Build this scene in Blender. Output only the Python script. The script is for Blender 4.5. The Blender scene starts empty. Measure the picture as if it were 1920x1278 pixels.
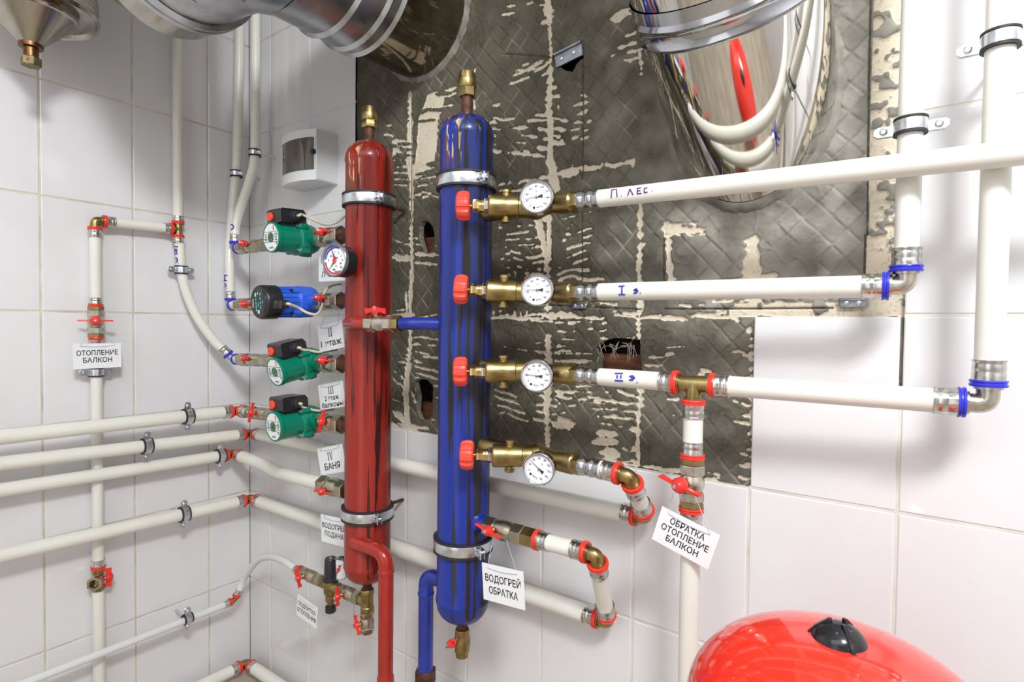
import bpy, math, random
import numpy as np
from mathutils import Vector as V, Matrix
random.seed(7)
S = bpy.context.scene
COL = S.collection
PI = math.pi

# ------------------------------------------------------------------ camera, world, lights
FPX = 1066.789                                  # focal length in pixels of the 1920 px frame
CAM = V((1.7398, -0.9716, 1.1006))
RIGHT = V((0.80813224, 0.5888885, 0.01151626))
UP = V((-0.0261083, 0.01628177, 0.99952652))
FWD = V((-0.58842216, 0.80805027, -0.0285327))
cd = bpy.data.cameras.new('camera')
cd.sensor_width = 36.0
cd.lens = FPX / 1920 * 36.0
cd.clip_start = 0.01
cam = bpy.data.objects.new('camera', cd)
COL.objects.link(cam)
cam.matrix_world = Matrix(((RIGHT.x, UP.x, -FWD.x, CAM.x), (RIGHT.y, UP.y, -FWD.y, CAM.y),
                           (RIGHT.z, UP.z, -FWD.z, CAM.z), (0, 0, 0, 1)))
S.camera = cam

wd = bpy.data.worlds.new('world')
S.world = wd
wd.use_nodes = True
wd.node_tree.nodes['Background'].inputs[0].default_value = (0.9, 0.95, 1.0, 1)
wd.node_tree.nodes['Background'].inputs[1].default_value = 0.25

def area(name, loc, target, sx, sy, power, col):
    l = bpy.data.lights.new(name, 'AREA')
    l.shape = 'RECTANGLE'; l.size = sx; l.size_y = sy
    l.energy = power; l.color = col
    o = bpy.data.objects.new(name, l)
    COL.objects.link(o)
    o.location = loc
    o.rotation_euler = (V(target) - V(loc)).to_track_quat('-Z', 'Y').to_euler()
    return o
area('ceiling_lamp_light', (2.38, -1.28, 2.38), (1.25, 0.0, 0.85), 0.40, 0.28, 30, (0.97, 0.99, 1.0))
area('ceiling_fill_light', (1.45, -1.60, 2.46), (1.0, -0.3, 0.7), 1.9, 1.2, 16, (0.97, 0.985, 1.0))
area('front_fill_light', (1.3, -2.40, 1.25), (1.0, 0.0, 1.2), 0.9, 1.9, 4, (0.95, 0.98, 1.0))  # soft fill added behind the camera; the front wall has no doorway
S.view_settings.view_transform = 'Standard'
S.view_settings.look = 'None'
S.view_settings.exposure = 0.33
S.view_settings.gamma = 1
S.view_settings.use_curve_mapping = False

# ------------------------------------------------------------------ survey helpers: the two tiled walls were surveyed
# from their joints, these give the place at distance d in front of a wall that a sight line meets
def ray(px, py):
    return RIGHT * ((px - 960) / FPX) + UP * (-(py - 639) / FPX) + FWD
def BK(px, py, d=0.0):                           # plane y = -d
    r = ray(px, py)
    return CAM + r * ((-d - CAM.y) / r.y)
def LF(px, py, d=0.0):                           # plane x = d
    r = ray(px, py)
    return CAM + r * ((d - CAM.x) / r.x)
def AT(px, py, z):                               # at distance z along the view axis
    return CAM + ray(px, py) * z
def proj(P):
    q = P - CAM
    z = q.dot(FWD)
    return 960 + FPX * q.dot(RIGHT) / z, 639 - FPX * q.dot(UP) / z
def depth(P): return (P - CAM).dot(FWD)
def on(A, B, px):                                # place on the line AB met by the sight plane of column px
    k = (px - 960) / FPX
    n = RIGHT - FWD * k
    a, b = (A - CAM).dot(n), (B - CAM).dot(n)
    return A + (B - A) * (a / (a - b))
X, Y, Z = V((1, 0, 0)), V((0, 1, 0)), V((0, 0, 1))

# ------------------------------------------------------------------ materials
MATS = {}
def mat(name, col, rough=0.5, metal=0.0, var=0.0, vscale=20.0, bump=0.0, bscale=60.0, emit=0.0, coat=0.0, stretch=None, rvar=0.0):
    if name in MATS: return MATS[name]
    m = bpy.data.materials.new(name); m.use_nodes = True
    nt = m.node_tree; N = nt.nodes; L = nt.links
    b = N['Principled BSDF']
    b.inputs['Base Color'].default_value = (*col, 1)
    b.inputs['Roughness'].default_value = rough
    b.inputs['Metallic'].default_value = metal
    if coat: b.inputs['Coat Weight'].default_value = coat; b.inputs['Coat Roughness'].default_value = 0.06
    if emit:
        b.inputs['Emission Color'].default_value = (*col, 1); b.inputs['Emission Strength'].default_value = emit
    if var or bump or rvar:
        tc = N.new('ShaderNodeTexCoord'); src = tc.outputs['Object']
        if stretch:
            mp = N.new('ShaderNodeMapping'); mp.inputs['Scale'].default_value = stretch
            L.new(src, mp.inputs[0]); src = mp.outputs[0]
        n1 = N.new('ShaderNodeTexNoise'); n1.inputs['Scale'].default_value = vscale; n1.inputs['Detail'].default_value = 5
        L.new(src, n1.inputs['Vector'])
        if var:
            r = N.new('ShaderNodeValToRGB')
            r.color_ramp.elements[0].position = 0.3; r.color_ramp.elements[1].position = 0.7
            r.color_ramp.elements[0].color = (*[c * (1 - var) for c in col], 1)
            r.color_ramp.elements[1].color = (*[min(1, c * (1 + var * .5)) for c in col], 1)
            L.new(n1.outputs['Fac'], r.inputs[0]); L.new(r.outputs[0], b.inputs['Base Color'])
        if rvar:
            mr = N.new('ShaderNodeMapRange')
            mr.inputs[3].default_value = max(0, rough - rvar); mr.inputs[4].default_value = rough + rvar
            L.new(n1.outputs['Fac'], mr.inputs[0]); L.new(mr.outputs[0], b.inputs['Roughness'])
        if bump:
            n2 = N.new('ShaderNodeTexNoise'); n2.inputs['Scale'].default_value = bscale; n2.inputs['Detail'].default_value = 4
            L.new(src, n2.inputs['Vector'])
            bp = N.new('ShaderNodeBump'); bp.inputs['Strength'].default_value = bump; bp.inputs['Distance'].default_value = 0.002
            L.new(n2.outputs['Fac'], bp.inputs['Height']); L.new(bp.outputs[0], b.inputs['Normal'])
    MATS[name] = m
    return m

def drip_paint(name, col, dark, second, amount, rust_z, thr):
    """glossy brush paint with long vertical runs of dark sealant; rust_z = local height above which rust stains start"""
    m = bpy.data.materials.new(name); m.use_nodes = True
    N = m.node_tree.nodes; L = m.node_tree.links; b = N['Principled BSDF']
    tc = N.new('ShaderNodeTexCoord')
    def noise(scale, vec, det=4):
        mp = N.new('ShaderNodeMapping'); mp.inputs['Scale'].default_value = vec
        n = N.new('ShaderNodeTexNoise'); n.inputs['Scale'].default_value = scale; n.inputs['Detail'].default_value = det
        L.new(tc.outputs['Object'], mp.inputs[0]); L.new(mp.outputs[0], n.inputs['Vector'])
        return n.outputs['Fac']
    def ramp(src, a, c):
        r = N.new('ShaderNodeMapRange'); r.interpolation_type = 'SMOOTHSTEP'
        r.inputs[1].default_value = a; r.inputs[2].default_value = c
        L.new(src, r.inputs[0]); return r.outputs[0]
    def mix(f, a, c):
        x = N.new('ShaderNodeMix'); x.data_type = 'RGBA'
        L.new(f, x.inputs[0])
        for s, v in ((6, a), (7, c)):
            if isinstance(v, tuple): x.inputs[s].default_value = (*v, 1)
            else: L.new(v, x.inputs[s])
        return x.outputs[2]
    def math_(op, a, c):
        x = N.new('ShaderNodeMath'); x.operation = op
        for s, v in ((0, a), (1, c)):
            if isinstance(v, (int, float)): x.inputs[s].default_value = v
            else: L.new(v, x.inputs[s])
        return x.outputs[0]
    sep = N.new('ShaderNodeSeparateXYZ'); L.new(tc.outputs['Object'], sep.inputs[0])
    broad = ramp(noise(1, (34, 34, 1.6), 6), .42, .68)
    base = mix(broad, col, second)
    # more runs on the right-hand side of the tube
    side = ramp(sep.outputs[0], -.025, .03)
    st = noise(1, (80, 80, 2.6), 6)
    st = math_('ADD', st, math_('MULTIPLY', side, amount))
    st = math_('ADD', st, math_('MULTIPLY', math_('ADD', noise(1, (9, 9, 5), 2), -.5), .35))
    runs = ramp(st, thr, thr + .035)
    base = mix(runs, base, dark)
    up = ramp(sep.outputs[2], rust_z, rust_z + .10)
    rs = math_('ADD', noise(1, (70, 70, 9), 6), math_('MULTIPLY', up, .17))
    cen = ramp(math_('ABSOLUTE', math_('ADD', sep.outputs[0], -.004), 0), .026, .012)
    rust = math_('MULTIPLY', ramp(rs, .66, .72), math_('MULTIPLY', up, cen))
    base = mix(rust, base, (.16, .055, .015))
    cr = math_('MULTIPLY', ramp(noise(1, (110, 110, 16), 5), .58, .62), math_('MULTIPLY', up, cen))
    base = mix(cr, base, (.62, .47, .24))
    L.new(base, b.inputs['Base Color'])
    b.inputs['Roughness'].default_value = .30
    b.inputs['Specular IOR Level'].default_value = .38
    b.inputs['Coat Weight'].default_value = .12; b.inputs['Coat Roughness'].default_value = .08
    bp = N.new('ShaderNodeBump'); bp.inputs['Strength'].default_value = .35; bp.inputs['Distance'].default_value = .002
    hh = math_('ADD', math_('MULTIPLY', noise(1, (60, 60, 25)), .5), runs)
    L.new(hh, bp.inputs['Height']); L.new(bp.outputs[0], b.inputs['Normal'])
    return m

TILE = mat('white_glazed_tile', (.78, .775, .79), .07, var=.03, vscale=3, bump=.05, bscale=6)
GROUT = mat('yellowed_grout', (.70, .65, .53), .8, var=.25, vscale=14)
GROUT2 = mat('pale_grout', (.76, .73, .67), .8, var=.2, vscale=14)
PIPE = mat('ivory_pipe_plastic', (.80, .79, .72), .28, var=.05, vscale=9)
PIPEG = mat('cool_white_pipe_plastic', (.74, .75, .76), .25)
STEEL = mat('press_sleeve_steel', (.66, .65, .62), .22, 1.0, var=.35, vscale=90, rvar=.1)
ZINC = mat('zinc_plated_steel', (.72, .75, .79), .28, 1.0, var=.25, vscale=60, rvar=.1)
CHROME = mat('chrome', (.50, .51, .54), .13, 1.0)
BRASS = mat('brass', (.40, .31, .13), .34, 1.0, var=.35, vscale=45, bump=.1, rvar=.1)
BRASSD = mat('aged_brass', (.36, .27, .11), .40, 1.0, var=.45, vscale=60, bump=.2, rvar=.12)
NICKEL = mat('nickel_plated_brass', (.60, .56, .47), .28, 1.0, var=.3, vscale=70, rvar=.1)
NICKELD = mat('tarnished_nickel', (.50, .46, .35), .30, 1.0, var=.35, vscale=40, rvar=.12)
RING_R = mat('red_ring_plastic', (.80, .045, .03), .28)
RING_B = mat('blue_ring_plastic', (.035, .04, .60), .28)
HANDLE = mat('red_handle_plastic', (.82, .035, .025), .3)
WHEEL = mat('red_handwheel_plastic', (.90, .075, .045), .35)
RUBBER = mat('black_rubber', (.02, .021, .024), .6)
BLACK = mat('black_plastic', (.018, .019, .022), .32)
GREEN = mat('green_enamel', (.0, .21, .125), .28, var=.15, vscale=30, bump=.12, bscale=150)
BLUEP = mat('blue_enamel', (.03, .13, .72), .3, var=.1, vscale=30, bump=.1, bscale=150)
PAPER = mat('white_card', (.86, .87, .89), .5)
INK = mat('black_ink', (.012, .012, .02), .6)
MARK = mat('blue_marker_ink', (.03, .04, .42), .5)
MARKP = mat('violet_marker_ink', (.10, .03, .22), .5)
DIAL = mat('white_dial', (.86, .87, .90), .35)
CABLE = mat('beige_cable', (.72, .64, .50), .45)
RUST = mat('rusty_steel', (.11, .042, .022), .62, .3, var=.7, vscale=90, bump=.5, bscale=120)
GALV = mat('galvanised_sheet', (.50, .51, .52), .30, 1.0, var=.28, vscale=26, rvar=.12)
STAIN = mat('stainless_sheet', (.44, .41, .35), .19, 1.0, var=.22, vscale=9, rvar=.06, stretch=(1, 6, 1))
MIRROR = mat('polished_stainless', (.74, .72, .68), .055, 1.0)
CLEAR = mat('string', (.45, .55, .66), .4)
REDP = drip_paint('red_paint_with_runs', (.30, .022, .012), (.045, .008, .006), (.16, .010, .007), .14, .30, .70)
BLUP = drip_paint('blue_paint_with_runs', (.010, .030, .28), (.020, .017, .018), (.016, .028, .15), .20, .33, .69)
REDG = mat('red_gloss_paint', (.38, .022, .013), .22, var=.15, vscale=30, bump=.15, bscale=80, coat=.15)
BLUG = mat('blue_gloss_paint', (.012, .032, .30), .22, var=.2, vscale=30, bump=.15, bscale=80, coat=.15)
TANK = mat('red_tank_enamel', (.80, .035, .018), .07, coat=.5)

# ------------------------------------------------------------------ mesh builder
def perp(u, hint=None):
    h = hint if hint is not None else (Z if abs(u.z) < .9 else X)
    e = h - u * h.dot(u)
    if e.length < 1e-5: e = (X if abs(u.x) < .9 else Y); e = e - u * e.dot(u)
    return e.normalized()

class MB:
    def __init__(self): self.v = []; self.f = []; self.m = []
    def add(self, vs, fs, mi=0):
        o = len(self.v); self.v += [V(x) for x in vs]
        self.f += [tuple(i + o for i in f) for f in fs]; self.m += [mi] * len(fs)
        return self
    def lathe(self, P, u, prof, n=24, mi=0, hint=None, cap=(True, True), off=0.0):
        u = V(u).normalized(); e = perp(u, hint); g = u.cross(e)
        vs = []; fs = []
        for t, r in prof:
            for k in range(n):
                a = 2 * PI * (k + off) / n
                vs.append(P + u * t + (e * math.cos(a) + g * math.sin(a)) * r)
        for i in range(len(prof) - 1):
            for k in range(n):
                k2 = (k + 1) % n
                fs.append((i * n + k, i * n + k2, (i + 1) * n + k2, (i + 1) * n + k))
        if cap[0]: fs.append(tuple(range(n))[::-1])
        if cap[1]: fs.append(tuple((len(prof) - 1) * n + k for k in range(n)))
        return self.add(vs, fs, mi)
    def cyl(self, A, B, r, n=20, mi=0, bev=0.0):
        u = B - A; l = u.length
        p = [(0, r - bev), (bev, r), (l - bev, r), (l, r - bev)] if bev else [(0, r), (l, r)]
        return self.lathe(A, u, p, n, mi)
    def hexn(self, A, B, r, mi=0, hint=None):
        u = B - A; l = u.length; b = min(.0015, l * .2)
        return self.lathe(A, u, [(0, r * .93), (b, r), (l - b, r), (l, r * .93)], 6, mi, hint)
    def tube(self, pts, r, n=16, mi=0, cap=True):
        pts = [V(p) for p in pts]; m = len(pts)
        T = [(pts[min(i + 1, m - 1)] - pts[max(i - 1, 0)]).normalized() for i in range(m)]
        e = perp(T[0]); vs = []; fs = []
        for i in range(m):
            e = (e - T[i] * e.dot(T[i])).normalized(); g = T[i].cross(e)
            rr = r[i] if isinstance(r, (list, tuple)) else r
            for k in range(n):
                a = 2 * PI * k / n
                vs.append(pts[i] + (e * math.cos(a) + g * math.sin(a)) * rr)
        for i in range(m - 1):
            for k in range(n):
                k2 = (k + 1) % n
                fs.append((i * n + k, i * n + k2, (i + 1) * n + k2, (i + 1) * n + k))
        if cap: fs.append(tuple(range(n))[::-1]); fs.append(tuple((m - 1) * n + k for k in range(n)))
        return self.add(vs, fs, mi)
    def prism(self, poly, O, ex, ey, ez, th, mi=0, bev=0.0):
        """polygon (list of 2-d points, ccw seen from +ez) extruded by th along ez, its front edge chamfered by bev"""
        n = len(poly); vs = []; fs = []
        cx = sum(p[0] for p in poly) / n; cy = sum(p[1] for p in poly) / n
        lay = [(0, 0), (th - bev, 0), (th, bev)] if bev else [(0, 0), (th, 0)]
        for t, b in lay:
            for x, y in poly:
                d = math.hypot(x - cx, y - cy) or 1; k = (d - b) / d
                vs.append(O + ex * (cx + (x - cx) * k) + ey * (cy + (y - cy) * k) + ez * t)
        for i in range(len(lay) - 1):
            for k in range(n):
                k2 = (k + 1) % n
                fs.append((i * n + k, i * n + k2, (i + 1) * n + k2, (i + 1) * n + k))
        fs.append(tuple(range(n))[::-1]); fs.append(tuple((len(lay) - 1) * n + k for k in range(n)))
        return self.add(vs, fs, mi)
    def box(self, c, ex, ey, ez, sx, sy, sz, mi=0, bev=0.0):
        """box centred on c, sides sx, sy, sz, with chamfered vertical corners and front edge"""
        h, k, b = sx / 2, sy / 2, bev
        poly = [(-h, -k), (h, -k), (h, k), (-h, k)] if not b else \
            [(-h + b, -k), (h - b, -k), (h, -k + b), (h, k - b), (h - b, k), (-h + b, k), (-h, k - b), (-h, -k + b)]
        return self.prism(poly, V(c) - ez * (sz / 2), ex, ey, ez, sz, mi, b)
    def ball(self, c, r, n=16, m=10, mi=0, sc=(1, 1, 1)):
        vs = []; fs = []
        for i in range(m + 1):
            t = PI * i / m
            for k in range(n):
                a = 2 * PI * k / n
                vs.append(V(c) + V((r * math.sin(t) * math.cos(a) * sc[0], r * math.sin(t) * math.sin(a) * sc[1], r * math.cos(t) * sc[2])))
        for i in range(m):
            for k in range(n):
                k2 = (k + 1) % n
                fs.append((i * n + k, (i + 1) * n + k, (i + 1) * n + k2, i * n + k2))
        return self.add(vs, fs, mi)
    def build(self, name, mats, parent=None, loc=None, angle=35):
        base = V((0, 0, 0))
        if parent is not None: base = V(parent['_at'])
        elif loc is not None: base = V(loc)
        me = bpy.data.meshes.new(name)
        me.from_pydata([tuple(v - base) for v in self.v], [], self.f)
        if not isinstance(mats, (list, tuple)): mats = [mats]
        for m in mats: me.materials.append(m)
        if len(mats) > 1: me.polygons.foreach_set('material_index', self.m)
        me.polygons.foreach_set('use_smooth', [True] * len(me.polygons))
        me.update()
        me.set_sharp_from_angle(angle=math.radians(angle))
        o = bpy.data.objects.new(name, me); COL.objects.link(o)
        if parent is not None: o.parent = parent
        else: o.location = base
        o['_at'] = tuple(base)
        return o

ALL = []
def tag(o, label, cat, group=None):
    o['label'] = label; o['category'] = cat
    if group: o['group'] = group
    return o
def thing(name, label, cat, loc, group=None):
    o = bpy.data.objects.new(name, None); COL.objects.link(o)
    o.empty_display_size = .02
    o.location = loc; o['_at'] = tuple(loc)
    return tag(o, label, cat, group)
def struct(o): o['kind'] = 'structure'; return o

_tc = {}
def text_geo(s, size=1.0):
    if s not in _tc:
        cu = bpy.data.curves.new('lettering', 'FONT'); cu.body = s; cu.align_x = 'CENTER'; cu.align_y = 'CENTER'
        cu.resolution_u = 3; cu.offset = .014
        o = bpy.data.objects.new('lettering', cu); COL.objects.link(o)
        bpy.context.view_layer.update()
        me = o.evaluated_get(bpy.context.evaluated_depsgraph_get()).to_mesh()
        vs = [(v.co.x, v.co.y) for v in me.vertices]; fs = [tuple(p.vertices) for p in me.polygons]
        o.to_mesh_clear(); bpy.data.objects.remove(o); bpy.data.curves.remove(cu)
        _tc[s] = (vs, fs)
    return _tc[s]
def put_text(mb, s, O, ex, ey, height, width=None, mi=0):
    """capital height = height; squeezed to width if given"""
    vs, fs = text_geo(s)
    if not vs: return
    xs = [v[0] for v in vs]; ys = [v[1] for v in vs]
    k = height / .72; kx = k
    if width: kx = width / (max(xs) - min(xs))
    cx = (max(xs) + min(xs)) / 2; cy = (max(ys) + min(ys)) / 2
    mb.add([O + ex * ((x - cx) * kx) + ey * ((y - cy) * k) for x, y in vs], fs, mi)
def roman(mb, s, O, ex, ey, h, mi=0):
    """serif roman numerals"""
    n = ex.cross(ey); x = 0; segs = []
    for ch in s:
        if ch == 'I': segs.append(('I', x)); x += h * .46
        else: segs.append(('V', x + h * .12)); x += h * .8
    off = -(x - h * .46) / 2 - (h * .12 if 'V' in s else 0)
    def q(a, b, c, d): mb.add([O + ex * (p[0] + off) + ey * p[1] for p in (a, b, c, d)], [(0, 1, 2, 3)], mi)
    for ch, x in segs:
        if ch == 'I':
            q((x - h * .07, -h / 2), (x + h * .07, -h / 2), (x + h * .07, h / 2), (x - h * .07, h / 2))
            for s_ in (-1, 1): q((x - h * .19, s_ * h / 2 - h * .025), (x + h * .19, s_ * h / 2 - h * .025), (x + h * .19, s_ * h / 2 + h * .025), (x - h * .19, s_ * h / 2 + h * .025))
        else:
            q((x - h * .27, h / 2), (x - h * .11, h / 2), (x + h * .08, -h * .5), (x - h * .02, -h / 2))
            q((x + h * .25, h / 2), (x + h * .32, h / 2), (x + h * .08, -h * .5), (x + h * .02, -h * .4))
            for c in (-.2, .28): q((x + h * (c - .15), h / 2 - h * .02), (x + h * (c + .15), h / 2 - h * .02), (x + h * (c + .15), h / 2 + h * .025), (x + h * (c - .15), h / 2 + h * .025))

def rounded(pts, rad, k=7):
    """polyline with its inner corners rounded"""
    out = [V(pts[0])]
    for i in range(1, len(pts) - 1):
        A, B, C = V(pts[i - 1]), V(pts[i]), V(pts[i + 1])
        a = (A - B); c = (C - B); r = min(rad, a.length * .48, c.length * .48)
        P0 = B + a.normalized() * r; P1 = B + c.normalized() * r
        for j in range(k + 1):
            t = j / k
            out.append(P0 * (1 - t) ** 2 + B * (2 * t * (1 - t)) + P1 * t * t)
    out.append(V(pts[-1]))
    return out
def smooth(pts, k=8):
    """catmull-rom curve through the points"""
    pts = [V(p) for p in pts]; P = [pts[0] * 2 - pts[1]] + pts + [pts[-1] * 2 - pts[-2]]; out = []
    for i in range(1, len(P) - 2):
        for j in range(k):
            t = j / k; a, b, c, d = P[i - 1], P[i], P[i + 1], P[i + 2]
            out.append((b * 2 + (c - a) * t + (a * 2 - b * 5 + c * 4 - d) * t * t + (b * 3 - a - c * 3 + d) * t ** 3) * .5)
    out.append(pts[-1])
    return out

# ------------------------------------------------------------------ the room
W, H, YC, XD, Z0 = .19910, .28, -.12808, .11921, 1.12
G = .0022                                           # half joint
ROOM_X, ROOM_Y, ROOM_Z = 2.95, -2.45, 2.5
def tiles(mb, cells, O, ex, n, mi=0):
    """glazed tiles with pillowed edges; cells (a0, a1, z0, z1) along ex and z, n = outward normal"""
    for a0, a1, z0, z1 in cells:
        b = .0016
        def q(a, z, o): return V(O) + ex * a + Z * z + n * o
        r0 = [(a0 + G, z0 + G), (a1 - G, z0 + G), (a1 - G, z1 - G), (a0 + G, z1 - G)]
        r1 = [(a0 + G + b, z0 + G + b), (a1 - G - b, z0 + G + b), (a1 - G - b, z1 - G - b), (a0 + G + b, z1 - G - b)]
        vs = [q(a, z, -.009) for a, z in r0] + [q(a, z, -.0013) for a, z in r0] + [q(a, z, 0) for a, z in r1]
        fs = [(8, 9, 10, 11)]
        for i in range(4):
            j = (i + 1) % 4
            fs += [(i, j, j + 4, i + 4), (i + 4, j + 4, j + 8, i + 8)]
        mb.add(vs, fs, mi)
rows = [Z0 + i * H for i in range(-4, 6)]
rows[0] = 0.0; rows[-1] = ROOM_Z
colsB = [0.0] + [XD + i * W for i in range(0, 15)]; colsB[-1] = ROOM_X
XF, XJ, XK = XD + 2 * W, XD + 7 * W, XD + 8 * W      # edges of the stripped area
ZB = Z0 - H
mb = MB(); cells = []
for i in range(len(rows) - 1):
    for j in range(len(colsB) - 1):
        a0, a1, z0, z1 = colsB[j], colsB[j + 1], rows[i], rows[i + 1]
        if a0 > XF - .01 and a1 < XK + .01 and z0 > ZB - .01:
            if not (abs(a0 - XJ) < .01 and abs(z0 - ZB) < .01): continue
        cells.append((a0, a1, z0, z1))
cells = [((-G - .0010 if c[0] == 0 else c[0]), *c[1:]) for c in cells]
tiles(mb, cells, V((0, 0, 0)), X, -Y)
def slab(mb, x0, x1, z0, z1, y0, y1, mi):
    mb.box(V(((x0 + x1) / 2, (y0 + y1) / 2, (z0 + z1) / 2)), X, Z, Y, x1 - x0, z1 - z0, y1 - y0, mi)
for k_, (x0, x1, z0, z1) in enumerate(((0, XF - G, 0, ROOM_Z), (XF - G, XK + G, 0, ZB + .0005), (XJ, XK + G, ZB - .01, ZB + G + .001), (XJ + G, XK - .0042, ZB, Z0 - G), (XJ + G, XK + G, ZB, BK(1688, 735).z), (XK + G, ROOM_X, 0, ROOM_Z))):
    slab(mb, x0, x1, z0, z1, .0016 - .00006 * k_, .02 + .0001 * k_, 1)
wall_back = struct(mb.build('wall_back', [TILE, GROUT2]))
colsL = [-G - .0010] + [-(YC - i * W) for i in range(0, 13)]; colsL[-1] = -ROOM_Y
mb = MB()
tiles(mb, [(colsL[j], colsL[j + 1], rows[i], rows[i + 1]) for i in range(len(rows) - 1) for j in range(len(colsL) - 1)],
      V((0, 0, 0)), -Y, X)
mb.box(V((-.0108, ROOM_Y / 2, ROOM_Z / 2)), Y, Z, X, -ROOM_Y, ROOM_Z, .0184, 1)
struct(mb.build('wall_left', [TILE, GROUT]))
mb = MB(); colsR = [i * .2 for i in range(0, 13)] + [-ROOM_Y]
tiles(mb, [(colsR[j], colsR[j + 1], rows[i], rows[i + 1]) for i in range(len(rows) - 1) for j in range(len(colsR) - 1)],
      V((ROOM_X, ROOM_Y, 0)), Y, -X)
mb.box(V((ROOM_X + .0108, ROOM_Y / 2, ROOM_Z / 2)), Y, Z, X, -ROOM_Y, ROOM_Z, .0184, 1)
struct(mb.build('wall_right', [TILE, GROUT2]))
mb = MB(); colsF = [i * .2 for i in range(0, 15)] + [ROOM_X]
tiles(mb, [(colsF[j], colsF[j + 1], rows[i], rows[i + 1]) for i in range(len(rows) - 1) for j in range(len(colsF) - 1)],
      V((0, ROOM_Y, 0)), X, Y)
mb.box(V((ROOM_X / 2, ROOM_Y - .0108, ROOM_Z / 2)), X, Z, Y, ROOM_X, ROOM_Z, .0184, 1)
struct(mb.build('wall_front', [TILE, GROUT2]))
mb = MB(); mb.cyl(V((.0004, -.0004, 0)), V((.0004, -.0004, ROOM_Z)), .0011, 6)
struct(mb.build('trim_1', mat('dark_corner_joint', (.16, .13, .09), .8, var=.5, vscale=9)))
FLOOR = mat('beige_screed_floor', (.50, .44, .35), .6, var=.25, vscale=8, bump=.15)
mb = MB(); mb.box(V((ROOM_X / 2, ROOM_Y / 2, -.03)), X, Y, Z, ROOM_X + .04, -ROOM_Y + .04, .06)
struct(mb.build('floor', FLOOR))
mb = MB(); mb.box(V((ROOM_X / 2, ROOM_Y / 2, ROOM_Z + .03)), X, Y, Z, ROOM_X + .04, -ROOM_Y + .04, .06)
struct(mb.build('ceiling', mat('white_ceiling_paint', (.8, .8, .79), .7, bump=.1)))

# ------------------------------------------------------------------ stripped wall: trowelled adhesive on a pale board
def zstrokes(ox, oy, s, lst):
    """strokes surveyed on an enlarged view with origin ox, oy and scale s -> wall metres"""
    out = []
    for x0, y0, x1, y1, w in lst:
        a = BK(ox + x0 / s, oy + y0 / s, -.005); b = BK(ox + x1 / s, oy + y1 / s, -.005)
        k = depth(a) / FPX
        out.append((a.x, a.z, b.x, b.z, w / s * k))
    return out
def band(ox, oy, s, pts):
    return [q + (0,) for q in zstrokes(ox, oy, s, [(pts[i][0], pts[i][1], pts[i + 1][0], pts[i + 1][1], (pts[i][2] + pts[i + 1][2]) / 2) for i in range(len(pts) - 1)])]
CREAM = []
CREAM += band(0, 0, 1, [(768, 175, 6), (768, 230, 14), (766, 300, 15), (771, 330, 14), (771, 390, 9), (770, 440, 8), (772, 500, 11), (768, 560, 9), (768, 640, 9), (765, 680, 14), (760, 740, 17), (763, 795, 12)])
CREAM += band(0, 0, 1, [(812, 195, 44), (803, 225, 56), (800, 255, 56), (797, 290, 50), (785, 315, 24)])
CREAM += band(800, 0, 3.196, [(722, -20, 40), (722, 60, 48), (735, 130, 30), (740, 330, 14), (735, 420, 30), (735, 530, 46), (725, 640, 42), (740, 760, 44), (735, 860, 46), (735, 960, 44), (750, 1020, 70), (760, 1090, 60), (770, 1120, 70)])
CREAM += band(830, 310, 4.407, [(905, -10, 70), (905, 80, 75), (890, 190, 100), (850, 420, 90)])
CREAM += band(830, 310, 4.407, [(780, 430, 70), (800, 520, 75), (820, 600, 70), (850, 740, 60), (865, 900, 40)])
CREAM += band(830, 310, 4.407, [(880, 430, 40), (872, 560, 40), (880, 640, 50), (870, 760, 45)])
CREAM += band(830, 640, 4.407, [(865, -30, 55), (870, 100, 70), (870, 350, 80), (860, 480, 80), (855, 560, 65), (860, 660, 50), (865, 880, 50)])
CREAM += band(1100, 340, 3.2, [(322, 100, 26), (318, 250, 30), (322, 380, 34), (312, 500, 26), (315, 620, 34), (322, 760, 40)])
CREAM += band(1000, 560, 3.551, [(708, -20, 36), (705, 70, 34), (698, 170, 26), (705, 290, 12)])
CREAM += band(1000, 560, 3.551, [(715, 570, 50), (708, 700, 40), (695, 800, 34), (695, 1090, 24)])
CREAM += band(1100, 340, 3.2, [(480, 250, 40), (490, 330, 30), (490, 420, 44), (495, 520, 34), (510, 610, 44)])
CREAM += band(1100, 340, 3.2, [(480, 285, 70), (560, 290, 60), (640, 285, 55), (690, 295, 25)])
CREAM += band(1100, 340, 3.2, [(990, 360, 60), (990, 440, 80), (990, 520, 90), (980, 580, 120), (1000, 700, 70)])
CREAM += band(1100, 340, 3.2, [(820, 605, 12), (960, 590, 40), (1120, 560, 18)])
CREAM += zstrokes(0, 0, 1, [(670, 790, 800, 803, 12), (820, 812, 1000, 843, 4), (1000, 843, 1200, 873, 7), (1200, 873, 1400, 905, 8)])
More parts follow.
